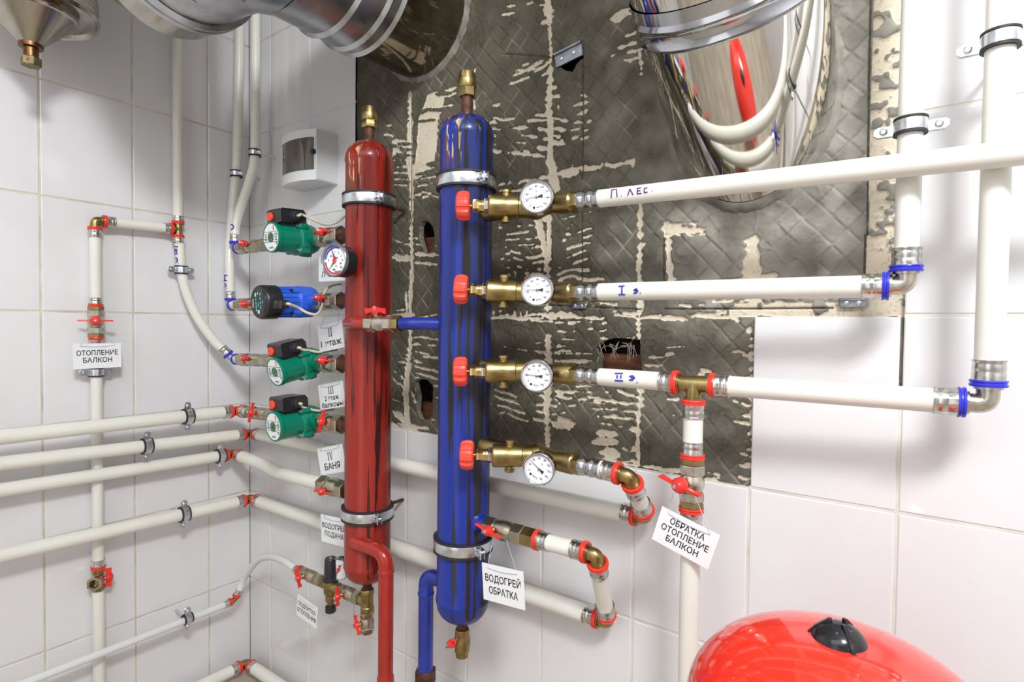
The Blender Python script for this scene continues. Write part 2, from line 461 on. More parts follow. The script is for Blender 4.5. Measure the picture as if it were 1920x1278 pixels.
# row of the horizontal joint below the second pipe
CREAM += zstrokes(1000, 560, 3.551, [(-60, 110, 60, 100, 20), (60, 95, 140, 130, 36), (140, 105, 480, 145, 14), (540, 95, 700, 110, 20), (700, 125, 1000, 130, 34), (1000, 125, 1330, 110, 26), (1330, 130, 1400, 150, 26), (300, 20, 480, 45, 20)])
CREAM += zstrokes(1100, 340, 3.2, [(680, 730, 960, 712, 16), (960, 740, 1180, 730, 18), (1180, 740, 1420, 720, 10), (520, 750, 620, 742, 14), (30, 730, 180, 745, 12), (160, 790, 320, 800, 22), (320, 812, 640, 815, 28), (640, 805, 900, 785, 24)])
CREAM += zstrokes(800, 0, 3.196, [(790, 1040, 900, 1020, 60), (900, 1010, 1060, 990, 30), (1060, 990, 1180, 978, 24), (1180, 978, 1245, 965, 36), (540, 1085, 720, 1060, 18), (430, 1105, 560, 1085, 10), (470, 1140, 600, 1135, 8),
    (520, 450, 720, 385, 20), (540, 420, 740, 360, 9), (495, 497, 605, 463, 14), (400, 630, 440, 615, 18), (345, 722, 520, 712, 16), (600, 720, 720, 715, 22), (380, 762, 440, 764, 12), (490, 762, 600, 763, 18), (380, 806, 430, 806, 12), (570, 805, 655, 820, 20), (400, 850, 425, 850, 8), (525, 848, 585, 856, 14), (385, 893, 470, 905, 20), (470, 905, 700, 935, 22), (570, 900, 610, 905, 12), (660, 880, 740, 890, 30),
    (650, 690, 730, 690, 30), (660, 770, 730, 775, 24), (690, 830, 740, 835, 26), (740, 765, 830, 772, 24), (750, 810, 820, 815, 22), (750, 850, 820, 855, 26), (750, 700, 830, 722, 12), (880, 632, 970, 608, 20), (890, 688, 960, 660, 16), (880, 735, 975, 725, 18), (840, 775, 960, 775, 10), (872, 825, 960, 820, 12), (920, 570, 960, 575, 16), (760, 640, 800, 635, 18), (760, 575, 800, 580, 12), (740, 530, 800, 530, 14),
    (1130, 283, 1275, 245, 22), (1190, 305, 1290, 290, 22), (1180, 357, 1290, 345, 16), (1185, 212, 1250, 200, 16), (1110, 110, 1200, 70, 70), (1270, 300, 1285, 440, 18), (1095, 335, 1130, 320, 18), (700, 60, 745, 60, 60), (660, 30, 700, 25, 20), (680, 140, 730, 120, 30), (480, 35, 530, 30, 12), (450, 80, 520, 75, 12), (600, 20, 640, 15, 14), (670, 450, 740, 430, 14), (560, 400, 720, 350, 6)])
CREAM += zstrokes(830, 310, 4.407, [(530, 560, 700, 545, 20), (510, 610, 625, 600, 14), (690, 602, 770, 598, 16), (580, 662, 745, 650, 14), (690, 690, 790, 672, 26), (515, 716, 635, 716, 24), (485, 772, 720, 770, 18), (720, 770, 810, 740, 20), (500, 833, 560, 836, 16), (620, 835, 690, 826, 14), (750, 800, 830, 780, 16), (540, 880, 545, 920, 14), (590, 880, 595, 915, 18), (690, 870, 692, 930, 20), (740, 860, 742, 890, 14), (795, 830, 800, 880, 14), (580, 492, 640, 492, 18), (460, 500, 490, 505, 14), (715, 488, 750, 486, 12), (500, 660, 520, 662, 12),
    (985, 442, 1220, 385, 12), (1030, 495, 1205, 455, 14), (1010, 562, 1225, 512, 16), (1000, 620, 1235, 572, 18), (1030, 682, 1225, 635, 14), (1010, 742, 1210, 702, 16), (1080, 797, 1195, 772, 14), (970, 860, 1200, 865, 26), (960, 890, 985, 960, 40), (890, 815, 930, 818, 8), (980, 925, 1100, 925, 22), (1100, 940, 1320, 935, 24), (560, 265, 650, 262, 8), (470, 205, 650, 212, 10)])
for i, x in enumerate((415, 470, 530, 590, 640, 690)): CREAM += zstrokes(830, 310, 4.407, [(x, 1205, x + 6, 1255, 24)])
CREAM += zstrokes(830, 310, 4.407, [(400, 1260, 820, 1262, 34), (820, 1230, 1100, 1240, 50), (600, 1270, 900, 1290, 14)])
CREAM += zstrokes(1000, 560, 3.551, [(145, 158, 330, 150, 16), (330, 155, 480, 155, 20), (160, 215, 270, 215, 10), (360, 208, 480, 212, 12), (190, 268, 260, 268, 10), (140, 350, 250, 350, 14), (150, 415, 390, 412, 14), (450, 270, 700, 268, 16), (100, 320, 200, 318, 8), (80, 60, 100, 60, 60),
    (190, 570, 400, 575, 16), (400, 610, 700, 640, 12), (150, 612, 330, 630, 10), (140, 650, 200, 660, 22), (370, 650, 480, 668, 16), (480, 680, 690, 690, 14), (240, 712, 280, 714, 10), (390, 730, 690, 745, 16), (130, 765, 210, 762, 8), (430, 780, 690, 795, 14), (450, 830, 520, 838, 14), (530, 845, 690, 855, 10), (380, 690, 470, 700, 10),
    (120, 830, 260, 850, 50), (420, 895, 560, 905, 50), (400, 950, 560, 950, 60), (460, 1020, 560, 1040, 80), (560, 1060, 690, 1080, 40), (600, 1000, 690, 1000, 40), (640, 870, 700, 880, 30),
    (760, 388, 860, 385, 10), (860, 385, 940, 370, 24), (740, 440, 870, 442, 18), (870, 322, 1000, 320, 8), (1070, 252, 1105, 252, 9), (1260, 355, 1440, 350, 12), (1100, 490, 1180, 488, 22), (1400, 380, 1450, 385, 16), (1420, 520, 1450, 525, 14), (880, 665, 960, 668, 8), (960, 735, 1010, 735, 10), (905, 780, 935, 782, 8), (1330, 690, 1450, 720, 22), (1340, 640, 1450, 660, 18), (1390, 770, 1450, 780, 30), (1340, 820, 1450, 838, 22), (1410, 905, 1450, 910, 26), (1400, 960, 1445, 965, 18), (1390, 1020, 1440, 1025, 26), (1420, 1090, 1440, 1095, 30), (1385, 1125, 1435, 1130, 14), (1380, 1200, 1430, 1210, 30), (1450, 170, 1452, 1250, 16), (1420, 220, 1452, 230, 24)])
CREAM += zstrokes(830, 640, 4.407, [(440, 395, 640, 470, 14), (430, 445, 625, 518, 20), (460, 518, 670, 600, 12), (450, 570, 525, 605, 14), (535, 598, 690, 655, 14), (720, 622, 830, 660, 14), (780, 520, 840, 530, 30), (780, 575, 840, 590, 26), (800, 440, 840, 440, 20), (750, 78, 850, 88, 14), (620, 65, 690, 70, 8), (480, 52, 560, 55, 7), (760, 15, 850, 10, 12), (900, 40, 1050, 40, 16), (920, 95, 1230, 100, 14), (930, 160, 1240, 175, 16), (920, 470, 1180, 475, 18), (930, 410, 1240, 418, 14), (900, 520, 960, 522, 18), (920, 590, 1010, 592, 14), (940, 640, 1080, 680, 60), (1040, 530, 1095, 532, 14), (1250, 490, 1322, 480, 18)])
CREAM += zstrokes(600, 540, 3.364, [(455, 170, 590, 172, 36), (590, 190, 745, 165, 10), (540, 20, 545, 150, 26), (480, 140, 560, 130, 12), (585, 305, 745, 325, 10), (570, 350, 745, 368, 12), (600, 400, 700, 415, 10), (650, 432, 745, 440, 12), (600, 490, 745, 532, 12), (600, 530, 745, 578, 12), (600, 560, 640, 580, 14), (455, 505, 545, 590, 10), (460, 570, 540, 640, 10), (455, 700, 540, 730, 12), (500, 460, 560, 470, 24), (690, 615, 745, 625, 10), (715, 680, 745, 690, 10), (460, 780, 560, 850, 50), (590, 455, 640, 470, 20), (605, 790, 720, 830, 16), (575, 650, 600, 720, 16)])
CREAM += zstrokes(700, 80, 3.042, [(65, 470, 100, 470, 8), (60, 520, 120, 532, 14), (110, 560, 210, 580, 40), (110, 640, 130, 600, 26), (110, 600, 160, 620, 20), (115, 668, 205, 668, 8), (115, 705, 205, 706, 9), (115, 740, 205, 742, 9), (115, 775, 205, 778, 9), (115, 808, 205, 812, 9), (230, 730, 370, 705, 8), (230, 775, 370, 760, 10), (230, 820, 330, 800, 10), (280, 850, 370, 880, 12), (230, 860, 300, 880, 12), (120, 1120, 200, 1150, 10), (110, 1220, 220, 1230, 44), (230, 1200, 360, 1210, 24), (240, 1150, 360, 1160, 12), (230, 1250, 360, 1265, 14), (230, 1110, 270, 1130, 12), (340, 330, 460, 255, 30), (300, 355, 400, 330, 8), (270, 385, 460, 350, 8), (400, 300, 470, 280, 20), (570, 330, 580, 410, 14), (575, 150, 575, 260, 6), (330, 290, 350, 310, 16)])
GRAYS = []                                         # adhesive left standing inside the pale areas
GRAYS += zstrokes(700, 80, 3.042, [(250, 405, 330, 370, 24), (330, 378, 415, 378, 22), (235, 450, 350, 436, 16), (135, 575, 205, 575, 20), (160, 608, 205, 606, 14), (165, 640, 205, 640, 14), (300, 690, 370, 690, 26), (240, 750, 370, 725, 22), (235, 795, 370, 775, 18), (240, 830, 300, 820, 12), (350, 290, 440, 285, 26)])
GRAYS += zstrokes(800, 0, 3.196, [(0, 660, 110, 655, 18), (0, 720, 50, 715, 14)])
GRAYS += zstrokes(1000, 560, 3.551, [(560, 920, 665, 925, 40), (620, 960, 640, 1000, 50), (560, 1070, 650, 1060, 34), (590, 1040, 640, 1030, 30)])

x0, x1, z0, z1 = XF - .004, XK + .004, ZB - .002, 2.02
step = .0017
nx = int((x1 - x0) / step) + 1; nz = int((z1 - z0) / step) + 1
gx = np.linspace(x0, x1, nx); gz = np.linspace(z0, z1, nz)
GX, GZ = np.meshgrid(gx, gz)
rng = np.random.default_rng(3)
def vnoise(cell):
    a = rng.random((int((z1 - z0) / cell) + 3, int((x1 - x0) / cell) + 3))
    fx = (GX - x0) / cell; fz = (GZ - z0) / cell
    ix = fx.astype(int); iz = fz.astype(int); tx = fx - ix; tz = fz - iz
    tx = tx * tx * (3 - 2 * tx); tz = tz * tz * (3 - 2 * tz)
    return (a[iz, ix] * (1 - tx) + a[iz, ix + 1] * tx) * (1 - tz) + (a[iz + 1, ix] * (1 - tx) + a[iz + 1, ix + 1] * tx) * tz - .5
n_small = vnoise(.009) * .8 + vnoise(.0045) * .6
n_comb = np.sin((GZ + vnoise(.05) * .03 + vnoise(.02) * .008) * 2 * PI / .0150) * np.clip(.35 + vnoise(.06) * 1.4, 0, 1)
n_mid = vnoise(.03); n_big = vnoise(.12)
def field(strokes, grow=1.0):
    D = np.full(GX.shape, 1.0)
    for st_ in strokes:
        ax, az, bx, bz, w = st_[:5]
        pad = w + .012
        i0 = max(0, int((min(ax, bx) - pad - x0) / step)); i1 = min(nx, int((max(ax, bx) + pad - x0) / step) + 2)
        j0 = max(0, int((min(az, bz) - pad - z0) / step)); j1 = min(nz, int((max(az, bz) + pad - z0) / step) + 2)
        if i1 <= i0 or j1 <= j0: continue
        px = GX[j0:j1, i0:i1] - ax; pz = GZ[j0:j1, i0:i1] - az
        dx, dz = bx - ax, bz - az; l2 = dx * dx + dz * dz + 1e-12
        t = np.clip((px * dx + pz * dz) / l2, 0, 1)
        taper = 1 - .55 * np.abs(2 * t - 1) ** 3 if len(st_) == 5 else 1.0
        d = np.hypot(px - t * dx, pz - t * dz) - w * .5 * grow * taper
        D[j0:j1, i0:i1] = np.minimum(D[j0:j1, i0:i1], d)
    return D
Dc = field(CREAM) + n_small * .0050 + n_comb * .0042
Dg = field(GRAYS) + n_small * .003
strip = np.maximum(BK(1627, 300, -.005).x - GX, 0)      # pale strip at the right edge with adhesive blobs
inst = (GX > BK(1629, 300, -.005).x) & (GZ > Z0)
blob = n_mid * .9 + vnoise(.013) * 1.0 + vnoise(.006) * .5 + (GX - BK(1650, 300, -.005).x) * 7 - .22
Dc = np.where(inst, np.clip(blob, -.3, .3) * .014, Dc)
under = (GZ < Z0 + .022) & (GZ > Z0 - .002) & (GX > XJ - .04)
Dc = np.where(under, np.clip(n_mid + vnoise(.012) - .18, -.3, .3) * .03, Dc)
Dc = np.maximum(Dc, -Dg)
cream = np.clip(.5 - Dc / .0028, 0, 1)
mort = 1 - cream
# tile-back print: diamond grooves
wob = vnoise(.05) * .004
Uc = (GX + GZ * .93 + wob) / .040; Vc = (GX - GZ * .93 + wob) / .040
dist = np.minimum(np.abs(Uc - np.round(Uc)), np.abs(Vc - np.round(Vc)))
pat = np.clip((n_big + vnoise(.07) * .8) * 5 + .95, 0, 1)
gro = np.clip(1 - dist / .075, 0, 1) * pat
thick = .0036 + n_big * .0022 + n_mid * .0012 + n_small * .0009 + vnoise(.0045) * .0005 - gro * .0030
# tilted flakes between the grooves
fl = (np.sin(np.floor(Uc) * 12.9898 + np.floor(Vc) * 78.233) * 43758.5453) % 1.0
tiltx = (Uc - np.floor(Uc) - .5) * (fl - .5); tiltz = (Vc - np.floor(Vc) - .5) * (((fl * 7.13) % 1) - .5)
thick += ((fl - .5) * .0018 + (tiltx + tiltz) * .0042) * pat
ridge = np.abs(n_mid + vnoise(.018) * .8)
thick += np.clip(.12 - ridge, 0, .12) * .012 * np.clip(1.2 - pat, 0, 1)
CRACKS = zstrokes(0, 0, 1, [(1092, 90, 1091, 335, 1.6), (1090, 395, 1089, 530, 1.4), (1243, 448, 1244, 532, 1.8), (1632, -5, 1629, 150, 2), (1629, 150, 1626, 440, 1.6), (1622, 440, 1620, 525, 1.8), (1245, 579, 1560, 577, 2.0), (1025, 572, 1200, 580, 1.2), (769, 195, 768, 420, 1.0), (735, 790, 755, 808, 1.4), (940, 100, 1065, 108, 1.0)])
crack = np.clip(1 - (field([q + (0,) for q in CRACKS]) + n_small * .0008) / .0014, 0, 1)
yy = .0092 + crack * .003 - mort * np.clip(thick, .0008, .0085) + cream * (n_small * .0004)
# the openings broken through the board
HOLES = {
 'a': [(787, 424), (792, 415), (800, 413), (808, 421), (813, 430), (815, 452), (812, 466), (803, 474), (794, 470), (789, 455), (786, 440)],
 'b': [(778, 718), (785, 710), (800, 712), (810, 722), (813, 735), (811, 778), (802, 787), (788, 785), (781, 770), (783, 745)],
 'c': [(1117, 652), (1130, 640), (1150, 634), (1199, 637), (1200, 660), (1203, 697), (1125, 700), (1126, 665), (1119, 662)],
 'd': [(1036, 103), (1060, 98), (1092, 88), (1093, 108), (1080, 120), (1074, 134), (1062, 132), (1040, 118)]}
inside = np.zeros(GX.shape, bool); edge = np.zeros(GX.shape)
hole_pts = {}
for k, poly in HOLES.items():
    P = [BK(*p, -.006) for p in poly]; P = [(p.x, p.z) for p in P]; hole_pts[k] = P
    c = np.zeros(GX.shape, bool)
    for (ax, az), (bx, bz) in zip(P, P[1:] + P[:1]):
        if az == bz: continue
        hit = ((az > GZ) != (bz > GZ)) & (GX + n_small * .004 < (bx - ax) * (GZ - az) / (bz - az) + ax)
        c ^= hit
    inside |= c
idx = np.arange(nx * nz).reshape(nz, nx)
fc = inside[:-1, :-1] | inside[1:, :-1] | inside[:-1, 1:] | inside[1:, 1:]
tile_zone = (GX[:-1, :-1] > XJ + .003) & (GX[:-1, :-1] < XK - .003) & (GZ[:-1, :-1] < Z0 - .006)
keep = ~(fc | tile_zone)
quads = np.stack([idx[:-1, :-1][keep], idx[:-1, 1:][keep], idx[1:, 1:][keep], idx[1:, :-1][keep]], 1)
me = bpy.data.meshes.new('mortar_bed')
co = np.stack([GX, yy, GZ], -1).reshape(-1, 3).astype(np.float32)
me.vertices.add(len(co)); me.vertices.foreach_set('co', co.ravel())
me.loops.add(quads.size); me.loops.foreach_set('vertex_index', quads.ravel().astype(np.int32))
me.polygons.add(len(quads)); me.polygons.foreach_set('loop_start', np.arange(0, quads.size, 4, dtype=np.int32))
me.update(calc_edges=True)
at = me.attributes.new('board', 'FLOAT', 'POINT'); at.data.foreach_set('value', cream.ravel().astype(np.float32))
at = me.attributes.new('groove', 'FLOAT', 'POINT'); at.data.foreach_set('value', gro.ravel().astype(np.float32))
at = me.attributes.new('crack', 'FLOAT', 'POINT'); at.data.foreach_set('value', crack.ravel().astype(np.float32))
paleness = np.clip((GX - 1.20) / .30 + n_big * .6 + n_mid * .4, 0, 1) * np.clip((GZ - 1.08) / .08 + n_mid, .25, 1)  # adhesive tone gets paler towards the right and upwards, broken by noise
at = me.attributes.new('paleness', 'FLOAT', 'POINT'); at.data.foreach_set('value', paleness.ravel().astype(np.float32))
at = me.attributes.new('grit', 'FLOAT', 'POINT'); at.data.foreach_set('value', (fl * .6 * pat + n_mid * 1.1 + n_big * .6 + vnoise(.012) * .5).ravel().astype(np.float32))
me.polygons.foreach_set('use_smooth', [True] * len(me.polygons))
def mortar_mat():
    m = bpy.data.materials.new('tile_adhesive_on_board'); m.use_nodes = True
    N = m.node_tree.nodes; L = m.node_tree.links; b = N['Principled BSDF']
    def attr(n):
        a = N.new('ShaderNodeAttribute'); a.attribute_name = n; return a.outputs['Fac']
    def noise(sc, det=5):
        n = N.new('ShaderNodeTexNoise'); n.inputs['Scale'].default_value = sc; n.inputs['Detail'].default_value = det
        tc = N.new('ShaderNodeTexCoord'); L.new(tc.outputs['Object'], n.inputs['Vector']); return n.outputs['Fac']
    def rng_(src, a, c, lo=0, hi=1):
        r = N.new('ShaderNodeMapRange'); r.inputs[1].default_value = a; r.inputs[2].default_value = c
        r.inputs[3].default_value = lo; r.inputs[4].default_value = hi; L.new(src, r.inputs[0]); return r.outputs[0]
    def mix(f, a, c):
        x = N.new('ShaderNodeMix'); x.data_type = 'RGBA'; L.new(f, x.inputs[0])
        for s, v in ((6, a), (7, c)):
            if isinstance(v, tuple): x.inputs[s].default_value = (*v, 1)
            else: L.new(v, x.inputs[s])
        return x.outputs[2]
    mo = mix(rng_(attr('grit'), -.5, .9), (.060, .053, .036), (.130, .118, .085))
    mo = mix(rng_(noise(140), .42, .8), mo, (.11, .10, .07))
    mo_pale = mix(rng_(attr('grit'), -.5, .9), (.15, .14, .115), (.33, .315, .275))
    mo = mix(rng_(attr('paleness'), 0, 1), mo, mo_pale)
    dust = rng_(noise(16), .50, .66, 0, .75)
    mm = N.new('ShaderNodeMath'); mm.operation = 'MULTIPLY'; L.new(dust, mm.inputs[0]); L.new(attr('groove'), mm.inputs[1])
    mo = mix(mm.outputs[0], mo, (.40, .38, .34))
    bo = mix(rng_(noise(260, 2), .56, .66), (.66, .58, .45), (.42, .36, .27))
    bo = mix(rng_(noise(12), .35, .7), bo, (.70, .63, .50))
    f = rng_(attr('board'), .42, .58)
    L.new(mix(rng_(attr('crack'), .3, .8, 0, .85), mix(f, mo, bo), (.05, .042, .03)), b.inputs['Base Color'])
    b.inputs['Roughness'].default_value = .75
    bp = N.new('ShaderNodeBump'); bp.inputs['Strength'].default_value = .5; bp.inputs['Distance'].default_value = .0012
    L.new(noise(420, 3), bp.inputs['Height']); L.new(bp.outputs[0], b.inputs['Normal'])
    return m
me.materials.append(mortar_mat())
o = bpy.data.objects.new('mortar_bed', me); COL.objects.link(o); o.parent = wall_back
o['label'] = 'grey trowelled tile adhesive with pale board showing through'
# hollow behind the openings: board edge, battens and red-brown wood
CAV = mat('dark_cavity', (.02, .017, .014), .9)
WOOD = mat('red_brown_timber', (.17, .062, .03), .7, var=.5, vscale=40, stretch=(1, 1, 5), bump=.3)
BOARD = mat('board_edge', (.30, .27, .22), .9, var=.4, vscale=90)
for k, P in hole_pts.items():
    mb = MB(); n = len(P)
    cx = sum(p[0] for p in P) / n; cz = sum(p[1] for p in P) / n
    vs = [V((cx + (x - cx) * 1.04, .006, cz + (z - cz) * 1.04)) for x, z in P] + [V((cx + (x - cx) * 1.05, .022, cz + (z - cz) * 1.05)) for x, z in P]
    mb.add(vs, [(i, (i + 1) % n, n + (i + 1) % n, n + i) for i in range(n)], 1)
    xs = [p[0] for p in P]; zs = [p[1] for p in P]
    ax, bx, az, bz = min(xs) - .012, max(xs) + .012, min(zs) - .012, max(zs) + .012
    yb = .075
    mb.add([V((ax, .021, az)), V((bx, .021, az)), V((bx, .021, bz)), V((ax, .021, bz)), V((ax, yb, az)), V((bx, yb, az)), V((bx, yb, bz)), V((ax, yb, bz))],
           [(0, 1, 5, 4), (1, 2, 6, 5), (2, 3, 7, 6), (3, 0, 4, 7), (4, 5, 6, 7)], 0)
    if k != 'd':
        hz = (bz - az)
        mb.box(V(((ax + bx) / 2, .052, az + hz * (.22 if k == 'b' else .28))), X, Z, Y, bx - ax - .004, hz * (.36 if k == 'b' else .52), .03, 2)
    mb.build('wall_cavity', [CAV, BOARD, WOOD], wall_back)

CEM = mat('pale_cement', (.26, .25, .22), .85, var=.5, vscale=30, bump=.5, bscale=90)
def steel_bracket(px, py, w, h, rot, label):
    P = BK(px, py, -.003)
    ex = (X * math.cos(rot) + Z * math.sin(rot)); ez = -X * math.sin(rot) + Z * math.cos(rot)
    t = thing('steel_bracket', label, 'bracket', P, 'steel profile ends showing in the stripped wall')
    mb = MB(); mb.box(P, ex, ez, -Y, w, h, .003, 0, .0015)
    mb.box(P + ez * (h * .5) - Y * .002, ex, ez, -Y, w, .004, .007, 0, .001)
    mb.build('plate', mat('dull_zinc', (.36, .39, .43), .4, 1.0, var=.4, vscale=60), t)
    for s in (-.25, .2):
        mb = MB(); mb.lathe(P + ex * (w * s) - Y * .0015, -Y, [(0, .0042), (.0018, .0036), (.0026, .002)], 14); mb.build('screw', ZINC, t)
steel_bracket(1066, 104, .062, .026, .16, 'grey steel bracket in the small opening high on the stripped wall')
steel_bracket(1086, 573, .032, .012, 0, 'grey steel plate under the second balancing valve in the adhesive')
steel_bracket(1600, 568, .036, .012, 0, 'grey steel plate at the lower right corner of the stripped wall')
t = MB()
hairs = MB(); rr = random.Random(5)
for i in range(26):
    a = BK(1120 + rr.random() * 70, 640 + rr.random() * 12, -.004)
    pts = [a]
    d = V((rr.uniform(-.4, .9), -.35, rr.uniform(-.9, .25))).normalized(); l = rr.uniform(.012, .035)
    for j in range(5): pts.append(pts[-1] + d * l / 5); d = (d + V((0, 0, -.12))).normalized()
    hairs.tube(pts, .0004, 4)
f = hairs.build('torn_fibres', mat('pale_fibre', (.62, .56, .46), .8)); tag(f, 'frayed pale fibres hanging over the large wall opening', 'fibres'); f['kind'] = 'stuff'

# ------------------------------------------------------------------ builders of the plumbing
def pipe(pts, r, label, m=PIPE, cat='pipe', group=None, name='pipe', n=20):
    mb = MB(); mb.tube(pts, r, n)
    o = mb.build(name, m, loc=pts[0]); tag(o, label, cat, group)
    return o
def arm(t, C, u, a, r, ring, sl=.021, sleeve=STEEL):
    """plastic ring and pressed steel sleeve at distance a from the fitting's centre C"""
    mb = MB(); k = r * (1.0 if r < .016 else .90)
    mb.lathe(C, u, [(a - .001, k * 1.0), (a - .001, k * 1.24), (a + .0014, k * 1.29), (a + .0024, k * 1.20), (a + .0042, k * 1.20), (a + .0052, k * 1.28), (a + .0068, k * 1.25), (a + .0070, k * 1.0)], 24)
    mb.build('retaining_ring', ring, t)
    mb = MB(); a2 = a + .0070; k = r * (1.0 if r < .016 else .95)
    mb.lathe(C, u, [(a2 - .001, k * 1.04), (a2, k * 1.13), (a2 + sl * .30, k * 1.12), (a2 + sl * .36, k * 1.085), (a2 + sl * .46, k * 1.085), (a2 + sl * .52, k * 1.12), (a2 + sl * .72, k * 1.11), (a2 + sl * .78, k * 1.08), (a2 + sl * .86, k * 1.08), (a2 + sl * .92, k * 1.14), (a2 + sl, k * 1.14), (a2 + sl, k * 1.01)], 24)
    mb.build('press_sleeve', sleeve, t)
    return C + u * (a2 + sl * .8)
def elbow(C, A, B, r, ring, label, body=BRASS, a=.02, group=None, sl=.021, a_b=None, ring_b=None):
    """press elbow at C whose legs point towards A and B; returns where the two pipes start"""
    ua = (A - C).normalized(); ub = (B - C).normalized(); a_b = a_b or a
    t = thing('press_elbow', label, 'pipe fitting', C, group)
    mb = MB(); mb.tube(rounded([C + ua * a, C, C + ub * a_b], .014, 8), r * .80, 20)
    mb.lathe(C, ua, [(a - .004, r * .8), (a - .004, r * .98), (a, r * .98), (a, r * .8)], 20)
    mb.lathe(C, ub, [(a_b - .004, r * .8), (a_b - .004, r * .98), (a_b, r * .98), (a_b, r * .8)], 20)
    mb.build('elbow_body', body, t)
    return arm(t, C, ua, a, r, ring, sl), arm(t, C, ub, a_b, r, ring_b or ring, sl)
def tee(C, dirs, r, ring, label, a=.02, sl=.021, body=BRASS):
    t = thing('press_tee', label, 'pipe fitting', C)
    mb = MB()
    mb.cyl(C + dirs[0] * a, C + dirs[1] * a, r * .82)
    mb.cyl(C, C + dirs[2] * a, r * .80)
    for u in dirs: mb.lathe(C, u, [(a - .004, r * .8), (a - .004, r * .98), (a, r * .98), (a, r * .8)], 20)
    mb.build('tee_body', body, t)
    return [arm(t, C, u, a, r, ring, sl) for u in dirs]
def handle(t, P, h, w, L, hub=.009, stem=.012, th=.0038, wide=.012):
    """butterfly handle on a stem: P on the valve surface, h outwards, w along the wings"""
    h = h.normalized(); w = (w - h * w.dot(h)).normalized(); n = h.cross(w)
    mb = MB()
    mb.lathe(P, h, [(stem * .35, hub * .8), (stem * .5, hub), (stem, hub * .95), (stem + hub * .5, hub * .6), (stem + hub * .55, 0.0005)], 20)
    for s in (-1, 1):
        poly = [(hub * .5, -wide * .35), (L * .5, -wide * .28), (L, -wide * .52), (L * 1.02, wide * .25), (L * .55, wide * .22), (hub * .5, wide * .4)]
        ww = w * s; nn = h.cross(ww)
        q = P + h * (stem * .85) - nn * (th / 2)
        pl = [(x, y) for x, y in poly]
        # plate lies in the plane of w and h
        nrm = ww.cross(h)
        mb.prism(pl, P + h * (stem * .85) - nrm * (th / 2), ww, h, nrm, th, 0, .0006)
    o = mb.build('handle', HANDLE, t)
    mb = MB(); mb.lathe(P, h, [(stem + hub * .3, .0035), (stem + hub * .75, .0035), (stem + hub * .85, .0025)], 6); mb.build('handle_screw', ZINC, o)
    mb = MB(); mb.lathe(P, h, [(-.004, hub * .62), (stem * .5, hub * .55)], 14); mb.build('valve_stem', NICKEL, t)
def ball_valve(A, B, r, h, w, label, L=.026, body=NICKEL, nutA=None, nutB=None, hub=.009, name='ball_valve', at_=.5, stem=.012, group=None, wide=.011):
    """ball valve from A to B; nutA / nutB give brass union nuts of that length at the ends"""
    u = (B - A).normalized(); l = (B - A).length
    t = thing(name, label, 'valve', A + u * l * at_, group)
    a0 = nutA or 0; b0 = l - (nutB or 0)
    if nutA:
        mb = MB(); mb.hexn(A, A + u * nutA, r * 1.08); mb.build('union_nut', BRASS, t)
    if nutB:
        mb = MB(); mb.hexn(A + u * b0, B, r * 1.08); mb.build('union_nut', BRASS, t)
    m = b0 - a0; P = A + u * a0
    mb = MB()
    mb.hexn(P, P + u * (m * .27), r * 1.12); mb.hexn(P + u * (m * .73), P + u * m, r * 1.12)
    mb.lathe(P, u, [(m * .24, r * .9), (m * .3, r * .92), (m * .38, r * 1.06), (m * .5, r * 1.1), (m * .62, r * 1.06), (m * .7, r * .92), (m * .76, r * .9)], 24)
    mb.build('valve_body', body, t)
    h = h.normalized(); h = (h - u * h.dot(u)).normalized()
    handle(t, A + u * l * at_ + h * r * .95, h, w, L, hub, stem, wide=wide)
    return t
